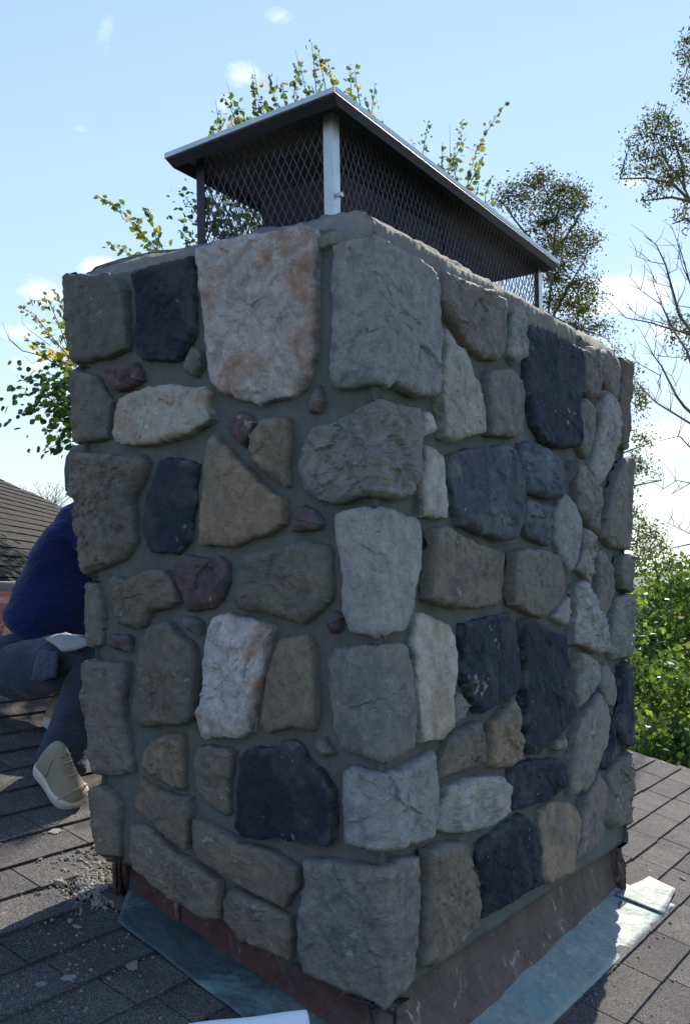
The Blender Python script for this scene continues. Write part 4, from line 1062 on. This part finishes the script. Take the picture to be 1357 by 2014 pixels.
# broad-leaved tree just beyond the far eave
treeA = thing('broad_leaved_tree', 'broad-leaved tree with yellow-green upright shoots showing above and left of the chimney', 'tree', Vector((.0, 8.3, 0)))
YA = 8.2
SH_ = [  # polylines of shoots (tip last), kind, leaf size, spacing
 ([(345,560),(330,520),(300,480),(262,440),(235,410),(195,388)],'a',.075), ([(340,560),(325,500),(310,465),(288,412)],'a',.07), ([(320,560),(290,515),(250,497),(215,478)],'a',.06),
 ([(335,540),(315,500),(285,470),(265,430)],'a',.065), ([(400,500),(370,455),(358,430)],'a',.06), ([(400,440),(375,400),(362,383)],'d',.06), ([(420,520),(380,490),(356,455)],'a',.05),
 ([(165,740),(135,700),(100,660),(70,620),(40,603)],'y',.062), ([(165,700),(135,690),(118,640),(95,590),(66,592)],'a',.06), ([(165,720),(138,715),(90,700),(55,665)],'y',.062), ([(160,690),(135,640),(120,600),(113,572)],'a',.06),
 ([(165,760),(130,720),(105,690),(80,680)],'a',.065), ([(165,770),(138,745),(100,745),(58,742)],'d',.066), ([(165,800),(130,790),(90,800),(42,815)],'d',.066), ([(165,820),(135,800),(90,780),(70,765)],'d',.066),
 ([(165,850),(140,860),(110,875),(97,880)],'d',.07), ([(170,830),(140,840),(110,850)],'d',.07), ([(170,700),(140,660),(125,630)],'a',.06),([(165,790),(140,770),(115,755),(90,770)],'d',.07),
 ([(480,300),(470,250),(450,205),(437,190)],'a',.06), ([(500,290),(480,230),(455,185)],'a',.055), ([(520,290),(505,225),(497,145)],'a',.055), ([(530,280),(520,225),(505,175)],'y',.055),
 ([(560,270),(545,215),(530,150)],'a',.06), ([(580,260),(560,200),(555,160)],'y',.06), ([(590,250),(578,190),(584,130)],'a',.055), ([(610,240),(602,180),(590,125)],'a',.06),
 ([(630,240),(622,180),(618,130),(613,86)],'a',.05), ([(645,230),(640,170),(630,120),(624,92)],'a',.055), ([(665,240),(655,170),(645,120)],'y',.06), ([(700,260),(692,200),(687,128)],'a',.05),
 ([(720,270),(710,215),(700,160),(698,134)],'a',.055), ([(745,280),(730,230),(738,165)],'a',.055), ([(460,310),(430,262),(436,215)],'a',.06), ([(440,320),(405,275),(432,232)],'a',.06),
 ([(480,290),(455,240),(470,200)],'y',.06), ([(560,280),(530,240),(520,200)],'a',.06),([(600,270),(585,230),(600,200)],'y',.06),([(660,250),(655,215),(665,180)],'y',.06),([(520,310),(490,270),(480,235)],'a',.06),
 ([(880,440),(895,400),(917,371),(936,297),(958,257),(993,205)],'a',.055), ([(865,420),(880,340),(905,290),(910,235)],'a',.055), ([(840,400),(830,310),(842,238)],'a',.045), ([(820,350),(812,320),(812,280)],'a',.04),
 ([(870,400),(868,330),(870,282)],'a',.055), ([(920,440),(925,400),(936,365)],'a',.055), ([(950,440),(955,380),(966,352)],'a',.045), ([(900,430),(900,370),(890,320),(895,290)],'a',.055), ([(900,420),(925,360),(950,310)],'a',.05),([(870,400),(860,340),(850,330)],'a',.05),
 ([(430,480),(420,430),(400,400)],'d',.06), ([(460,480),(450,420),(430,380)],'d',.06), ([(480,470),(470,420),(475,380)],'d',.06),([(450,500),(440,460),(410,440)],'d',.06),([(500,460),(500,420),(520,400)],'d',.06)]
hub = at(480, 900, YA); tr = MB()
tr.tube([Vector((.0, 8.3, 0)), at(640, 1900, 8.3), at(600, 1200, YA), hub, at(520, 700, YA), at(560, 500, YA)], [.20, .17, .14, .11, .07, .04], 10)
tr.build('trunk', M_BARK, treeA, True)
br = MB(); leaves = []
for pl, kd, sz in SH_:
    yy = YA+random.uniform(-.6, .5)
    P = [at(x, y, yy+random.uniform(-.05, .05)) for x, y in pl]
    base = P[0]; tgt = at(520, 760, YA) if pl[0][1] > 480 else at(600, 520, YA)
    if pl[0][0] < 200: tgt = at(470, 950, YA)
    mid = base.lerp(tgt, .5)+Vector((0, 0, -.15))
    br.tube([tgt, mid, base], [.018, .012, .006], 5)
    br.tube(P, list(np.linspace(.006, .0016, len(P))), 5)
    L = sum((P[i+1]-P[i]).length for i in range(len(P)-1)); n = int(L/.016)
    for k in range(n):
        t = (k+.5)/n*L; i = 0
        while i < len(P)-2 and t > (P[i+1]-P[i]).length: t -= (P[i+1]-P[i]).length; i += 1
        d = (P[i+1]-P[i]).normalized(); p = P[i]+d*t
        s = sz*random.uniform(.65, 1.3)*(1-.35*(k/n)**2); w = .045 if kd != 'd' else .10
        off = Vector((random.gauss(0, w), random.gauss(0, w), random.gauss(0, w)))*(1-.7*k/n)
        if off.length > .05: br.tube([p, p+off], [.0015, .001], 3, False)
        me = {'a': LA, 'd': LD, 'y': LA}[kd]
        if (kd == 'y' and random.random() < .45) or (kd == 'a' and random.random() < .08): me = LY
        leaves.append((pl[0][0] < 420 or pl[0][0] > 800, me, leaf_matrix(p+off, d, s)))
        if kd == 'd':
            for _ in range(2):
                leaves.append((False, me, leaf_matrix(p+Vector((random.gauss(0, .10), random.gauss(0, .12), random.gauss(0, .10))), d, s)))
# bare tips standing up
for a_, b_ in (((458,215),(445,152)), ((505,170),(497,122)), ((590,140),(581,96)), ((545,170),(546,150)), ((885,310),(884,245)), ((66,602),(56,575)), ((430,235),(424,195))):
    br.tube([at(*a_, YA), at(*b_, YA)], [.003, .001], 4)
br.tube([at(140,735,YA), at(85,700,YA), at(45,690,YA), at(18,665,YA), at(6,635,YA)], [.006, .005, .004, .003, .0015], 5)
br.tube([at(45,690,YA), at(20,670,YA), at(15,640,YA)], [.003, .002, .001], 4); br.tube([at(90,700,YA), at(65,715,YA), at(48,700,YA)], [.003, .002, .001], 4)
br.tube([at(100,680,YA), at(60,650,YA), at(44,635,YA), at(45,620,YA)], [.003, .002, .0015, .001], 4)
br.build('branches', M_BARK, treeA, True)
leaves.sort(key=lambda t: not t[0]); acc = {id(LA): MB(), id(LY): MB(), id(LD): MB()}; mats = {id(LA): M_LEAF_A, id(LY): M_LEAF_Y, id(LD): M_LEAF_D}
for i, (pr_, me, m4) in enumerate(leaves):
    if i < 295:
        o = bpy.data.objects.new('leaf', me); link(o, treeA); o.matrix_world = Matrix.Translation(-treeA.location) @ m4
    else: add_mesh_to(acc[id(me)], me, m4)
for k, mb in acc.items():
    if mb.v: q = mb.build('foliage', mats[k], treeA); q['kind'] = 'stuff'

# fast leaf clouds for the smaller-leaved trees
def leaf_cloud(name, centers, sizes, mat, parent, aspect=.42, up=0.0):
    n = len(centers); c = np.asarray(centers); s = np.asarray(sizes)
    d = rng.normal(size=(n, 3)); d[:, 2] -= up; d /= np.linalg.norm(d, axis=1)[:, None]
    e = rng.normal(size=(n, 3)); x = np.cross(d, e); x /= np.linalg.norm(x, axis=1)[:, None]
    z = np.cross(x, d); v = np.empty((n, 4, 3))
    v[:, 0] = c; v[:, 1] = c+d*s[:, None]*.5+x*s[:, None]*aspect*.5+z*s[:, None]*.06; v[:, 2] = c+d*s[:, None]; v[:, 3] = c+d*s[:, None]*.5-x*s[:, None]*aspect*.5+z*s[:, None]*.06
    me = bpy.data.meshes.new(name); me.vertices.add(n*4); me.vertices.foreach_set('co', v.reshape(-1).astype(np.float32))
    me.loops.add(n*4); me.loops.foreach_set('vertex_index', np.arange(n*4, dtype=np.int32)); me.polygons.add(n)
    me.polygons.foreach_set('loop_start', np.arange(0, n*4, 4, dtype=np.int32)); me.polygons.foreach_set('loop_total', np.full(n, 4, dtype=np.int32))
    me.materials.append(mat); me.update(); me.validate()
    o = bpy.data.objects.new(name, me); link(o)
    if parent is not None: o.parent = parent; o.matrix_parent_inverse = Matrix.Translation(-parent.location)
    o['kind'] = 'stuff'; return o
C = []; Sz = []
for _ in range(170):
    while True:
        q = Vector((random.uniform(-1, 1), random.uniform(-1, 1), random.uniform(-1, 1)))
        if q.length < 1: break
    c = at(590, 720, YA)+Vector((q.x*1.35, q.y*1.2, q.z*.85))
    for _ in range(55): C.append(tuple(c+Vector((random.gauss(0, .11), random.gauss(0, .11), random.gauss(0, .09))))); Sz.append(random.uniform(.045, .08))
leaf_cloud('foliage', C, Sz, M_LEAF_A, treeA, .66, .3)
def small_tree(name, label, base_px, Y, limbs, clusters, mat, lsz, dens, group=None, twig=.5, rbase=.05):
    t = thing(name, label, 'tree', Vector((at(*base_px, Y).x, Y, 0)), group)
    tk = MB(); bp = at(*base_px, Y)
    tk.tube([Vector((bp.x, Y, 0)), bp.lerp(Vector((bp.x, Y, 0)), .4)+Vector((.1, 0, 0)), bp], [rbase*1.6, rbase*1.2, rbase], 9); tk.build('trunk', M_BARK, t, True)
    lb = MB(); nodes = []
    for k, pl in enumerate(limbs):
        P = [at(x, y, Y+random.uniform(-.15, .15)) for x, y in pl]; 
        if k > 0 and False: pass
        lb.tube([bp]+P if (P[0]-bp).length > .01 and k == 0 else P, list(np.linspace(rbase*.45, .008, len(P)+(1 if (P[0]-bp).length > .01 and k == 0 else 0))), 6); nodes += P
    C = []; Sz = []
    for (x, y, rx, ry) in clusters:
        c = at(x, y, Y+random.uniform(-.5, .5)); Rx = rx/F*Y; Ry = ry/F*Y
        near = min(nodes, key=lambda q: (q-c).length) if nodes else bp
        lb.tube([near, near.lerp(c, .5)+Vector((0, 0, .05)), c], [.008, .006, .0035], 4, False)
        ntw = max(4, int(rx*ry/20*twig))
        for _ in range(ntw):
            o_ = Vector((random.gauss(0, .5)*Rx, random.gauss(0, .5)*max(Rx, Ry), random.gauss(0, .5)*Ry)); e = c+o_
            if o_.length > .1: lb.tube([c, c+o_*.5+Vector((0, 0, .02)), e], [.004, .003, .0015], 3, False)
            nl = max(3, int(dens*random.uniform(.5, 1.5)))
            for _ in range(nl):
                C.append(e+Vector((random.gauss(0, 1), random.gauss(0, 1), random.gauss(0, 1)))*.050*Y/12); Sz.append(lsz*random.uniform(.6, 1.2))
    lb.build('branches', M_TWIG, t, True)
    leaf_cloud('foliage', [tuple(c) for c in C], Sz, mat, t); return t
small_tree('tall_slender_tree', 'tall slender olive-leaved tree rising behind the right end of the chimney cap', (1085, 900), 14,
 [[(1085, 880), (1078, 620), (1085, 520), (1092, 440), (1075, 380), (1060, 350)], [(1078, 640), (1120, 560), (1150, 510)], [(1088, 500), (1130, 440), (1150, 400)], [(1085, 560), (1050, 480), (1010, 430), (985, 395)], [(1080, 620), (1120, 640), (1180, 660)], [(1092, 440), (1100, 400), (1120, 370)], [(1085, 800), (1180, 760), (1260, 800)], [(1085, 880), (1200, 900), (1280, 870)], [(1085, 900), (1220, 960), (1300, 945)], [(1085, 900), (1200, 1020), (1290, 1060)]],
 [(1062,352,40,14),(1050,368,50,16),(1100,375,40,20),(1135,385,26,18),(1150,395,14,16),(1000,380,30,18),(990,400,24,12),(1025,395,25,20),(1075,400,45,22),(1120,410,40,20),
  (1070,440,55,30),(1130,465,45,22),(1160,480,24,18),(1100,480,40,25),(1060,490,35,25),(1130,500,40,18),(1100,520,40,22),(1095,550,40,25),(1140,560,36,25),(1165,570,20,22),(1085,590,30,25),(1120,600,40,30),(1150,610,30,25),(1175,640,28,18),(1200,655,14,8),(1130,640,36,24),(1100,640,25,20),
  (1210,690,18,10),(1240,725,24,10),(1250,770,24,18),(1262,788,16,14),(1250,810,14,10),(1262,860,20,18),(1280,868,14,8),(1250,900,24,16),(1262,925,22,14),(1285,930,16,6),(1245,960,12,14),(1248,1010,20,22),(1262,1035,22,18),(1285,1045,16,14),(1250,1065,26,22),(1275,1085,26,20),(1260,1110,30,16),(1300,1075,20,18),(1310,1110,30,16)],
 M_LEAF_B, .056, 11, 'slender trees beyond the roof', 1.0)
small_tree('tall_slender_tree', 'slender tree with thin grey-green leaves cut by the right edge, top right of the photo', (1420, 800), 13,
 [[(1420, 700), (1390, 450), (1357, 395), (1335, 350), (1310, 320), (1295, 280)], [(1357, 395), (1320, 360), (1270, 350), (1218, 352)], [(1390, 450), (1380, 250), (1362, 120)], [(1345, 370), (1340, 320), (1325, 280), (1315, 250)], [(1375, 400), (1320, 388), (1265, 395)], [(1390, 470), (1350, 430), (1322, 440)],[(1400,700),(1380,660),(1345,650)]],
 [(1352,75,12,20),(1345,105,16,16),(1355,130,14,20),(1340,165,16,16),(1352,190,14,16),(1290,225,22,14),(1300,235,20,16),(1270,245,14,12),(1285,265,30,14),(1305,280,20,14),(1250,262,14,6),(1240,285,10,8),(1255,305,20,14),(1280,310,30,16),(1300,320,22,14),(1228,330,10,14),(1240,345,12,8),(1270,330,20,10),(1340,285,22,20),(1325,270,14,14),(1320,245,8,16),(1350,300,14,16),
  (1320,345,26,18),(1345,345,20,20),(1300,365,22,14),(1285,380,20,10),(1262,397,10,6),(1345,325,20,14),(1340,420,16,12),(1350,405,12,12),(1352,440,10,12),(1330,632,18,18),(1345,655,18,22),(1325,665,10,16),(1352,690,10,14)],
 M_LEAF_B, .058, 11, 'slender trees beyond the roof', .9)
# leafless tree at the right
dt = thing('bare_tree', 'leafless tree with thin curved branches reaching in from the right edge', 'tree', Vector((at(1440, 1000, 11).x, 11, 0)))
tk = MB(); tk.tube([Vector((at(1440, 1000, 11).x, 11, 0)), at(1440, 1500, 11), at(1430, 1000, 11), at(1400, 850, 11)], [.14, .12, .07, .05], 8); tk.build('trunk', M_BARK, dt, True)
bb = MB()
BR = [([(1400,850),(1357,650),(1335,620),(1320,565),(1308,520),(1290,482),(1265,463)],.024), ([(1400,850),(1350,690),(1330,660),(1300,600),(1280,545)],.016), ([(1370,660),(1320,648),(1280,635),(1230,625),(1192,585)],.013), ([(1318,640),(1300,600),(1260,572),(1235,540)],.008),
 ([(1400,850),(1345,800),(1330,780),(1300,720),(1285,700),(1262,655)],.02), ([(1400,860),(1357,833),(1290,792),(1262,765),(1238,728)],.015), ([(1390,900),(1357,880),(1335,858),(1290,868)],.012), ([(1400,850),(1357,560),(1340,500),(1318,440)],.012), ([(1357,560),(1340,520),(1330,470)],.006),
 ([(1308,520),(1280,515),(1248,503)],.005), ([(1308,540),(1330,530),(1335,490)],.005), ([(1320,640),(1260,625),(1235,605)],.005), ([(1285,700),(1290,670),(1285,650)],.004), ([(1290,792),(1300,770),(1290,750)],.004), ([(1300,740),(1255,715),(1238,695)],.005), ([(1400,960),(1357,950),(1320,972)],.01), ([(1357,950),(1330,945),(1298,965)],.006), ([(1320,565),(1300,560),(1270,548)],.004),
 ([(1330,760),(1320,740),(1325,725)],.004), ([(1357,700),(1330,703),(1290,700)],.006), ([(1400,1060),(1357,1050),(1335,1040),(1312,1028)],.006), ([(1357,1070),(1320,1078),(1290,1078)],.008),([(1330,600),(1345,570),(1350,530)],.006),([(1357,605),(1325,600),(1310,575)],.005)]
for pl, r_ in BR:
    P = [at(x, y, 11+random.uniform(-.1, .1)) for x, y in pl]; bb.tube(P, list(np.linspace(r_, .0025, len(P))), 6)
    for i in range(1, len(P)-1):
        for _ in range(3):
            d = (P[i+1]-P[i]); e = P[i]+d*random.random(); v = Vector((random.uniform(-.25, .12), random.uniform(-.2, .2), random.uniform(.02, .3)))
            bb.tube([e, e+v*.5+Vector((.02, 0, 0)), e+v], [.004, .003, .0015], 4, False)
bb.build('branches', M_TWIG, dt, True)
# thin leafless tree far behind the wing roof
ft = thing('bare_tree', 'small far leafless tree top showing above the far dark roof at the left', 'tree', Vector((at(95, 1000, 30).x, 30, 0)))
bb = MB(); bx = at(95, 1010, 30); bb.tube([Vector((bx.x, 30, 0)), bx], [.15, .05], 6)
for _ in range(46):
    a = random.gauss(0, .75); L = random.uniform(.35, 1.05)
    p1 = bx+Vector((math.sin(a)*L*.55, random.uniform(-.3, .3), math.cos(a)*L*.5)); p2 = bx+Vector((math.sin(a*1.25)*L*1.2, random.uniform(-.4, .4), math.cos(a)*L))
    bb.tube([bx-Vector((0, 0, .1)), p1, p2], [.016, .009, .004], 4, False)
    for _ in range(3):
        q0 = p1.lerp(p2, random.random()); bb.tube([q0, q0+Vector((random.uniform(-.2, .2), 0, random.uniform(.05, .25)))], [.006, .003], 3, False)
bb.build('branches', M_TWIG, ft, True)

# leafy trees filling the slope below the right edge
def bushy(name, label, px, ytop, Y, Rx, Rz, n, lsz, mat, group='leafy trees on the slope at the right'):
    top = at(px, ytop, Y); c = Vector((top.x, Y, top.z-Rz))
    t = thing(name, label, 'tree', Vector((c.x, Y, 0)), group)
    tk = MB(); tk.tube([Vector((c.x, Y, 0)), Vector((c.x+.1, Y, c.z*.5)), c, c+Vector((0, 0, Rz*.5))], [.16, .12, .08, .03], 8)
    for _ in range(24):
        a = random.random()*6.28; e = c+Vector((math.cos(a)*Rx*.8, math.sin(a)*Rx*.8, random.uniform(-.6, .7)*Rz)); tk.tube([c-Vector((0, 0, Rz*.4)), c.lerp(e, .5)+Vector((0, 0, .1)), e], [.05, .03, .01], 5, False)
    tk.build('trunk', M_BARK, t, True)
    clumps = []
    for _ in range(int(n/70)):
        d = Vector((random.gauss(0, 1), random.gauss(0, 1), random.gauss(0, 1))).normalized(); k = random.uniform(.45, 1.0)**.5
        k *= 1+.28*noise.noise(d*2.2+Vector((px*.1, 0, 0)))
        clumps.append(c+Vector((d.x*Rx, d.y*Rx, d.z*Rz))*k)
    C = []; Sz = []
    for q in clumps:
        r_ = random.uniform(.07, .19)*Y/10
        for _ in range(70):
            C.append(q+Vector((random.gauss(0, r_), random.gauss(0, r_), random.gauss(0, r_*.6)))); Sz.append(lsz*random.uniform(.6, 1.25))
    leaf_cloud('crown', [tuple(v) for v in C], Sz, mat, t, .62, .3)
bushy('leafy_tree', 'bright green leafy tree nearest the roof edge at the lower right', 1335, 1330, 8.6, 1.5, 1.6, 11000, .085, M_LEAF_G)
bushy('leafy_tree', 'leafy tree close against the right face of the chimney, level with its middle', 1235, 1190, 9.8, 1.3, 2.2, 11000, .085, M_LEAF_G)
bushy('leafy_tree', 'darker green leafy tree at the right edge behind the nearest one', 1400, 1100, 11.5, 1.7, 2.6, 12000, .09, M_LEAF_D)
bushy('leafy_tree', 'sunlit leafy tree whose crown top meets the horizon at the right', 1310, 1085, 13.0, 1.0, 2.6, 12000, .10, M_LEAF_G)
bushy('leafy_tree', 'far pale leafy tree just under the horizon beside the chimney', 1225, 1140, 19.0, 2.6, 4.0, 13000, .14, M_LEAF_G)
bushy('leafy_tree', 'low leafy shrub-like tree just past the right roof edge', 1260, 1400, 8.2, 1.2, 1.2, 8000, .08, M_LEAF_D)

# far wooded hills
def hills(name, label, Y, h, col1, col2, seed, amp):
    V = []; Fc = []; nx = 240; ny = 10
    for j in range(ny+1):
        for i in range(nx+1):
            x = (i/nx-.5)*Y*3.2; t = j/ny
            top = h+amp*noise.noise(Vector((x/Y*3, seed, 0)))+amp*.35*noise.noise(Vector((x/Y*30, seed, 0)))+amp*.15*noise.noise(Vector((x/Y*120, seed, 3)))
            V.append((x, Y+t*Y*.5, top*math.sin(t*math.pi*.5)))
    for j in range(ny):
        for i in range(nx): q = j*(nx+1)+i; Fc.append((q, q+1, q+nx+2, q+nx+1))
    o = obj(name, V, Fc, simple(name+'_woods', col1, col2, .12, .95)); o['kind'] = 'structure'; return o
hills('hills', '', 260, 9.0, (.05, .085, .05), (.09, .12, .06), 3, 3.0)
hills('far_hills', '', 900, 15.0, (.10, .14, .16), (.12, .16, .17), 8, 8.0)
mb = MB()
cc = []; ss = []
for _ in range(42000):
    x = random.uniform(-80, 110); y = random.uniform(45, 140); cc.append((x, y, random.uniform(0, 4.6+.8*noise.noise(Vector((x*.1, y*.1, 0)))))); ss.append(random.uniform(.25, .6))
q = leaf_cloud('far_woods', cc, ss, M_LEAF_G, None, .8); tag(q, 'distant mass of green treetops below the horizon at the right', 'woods')
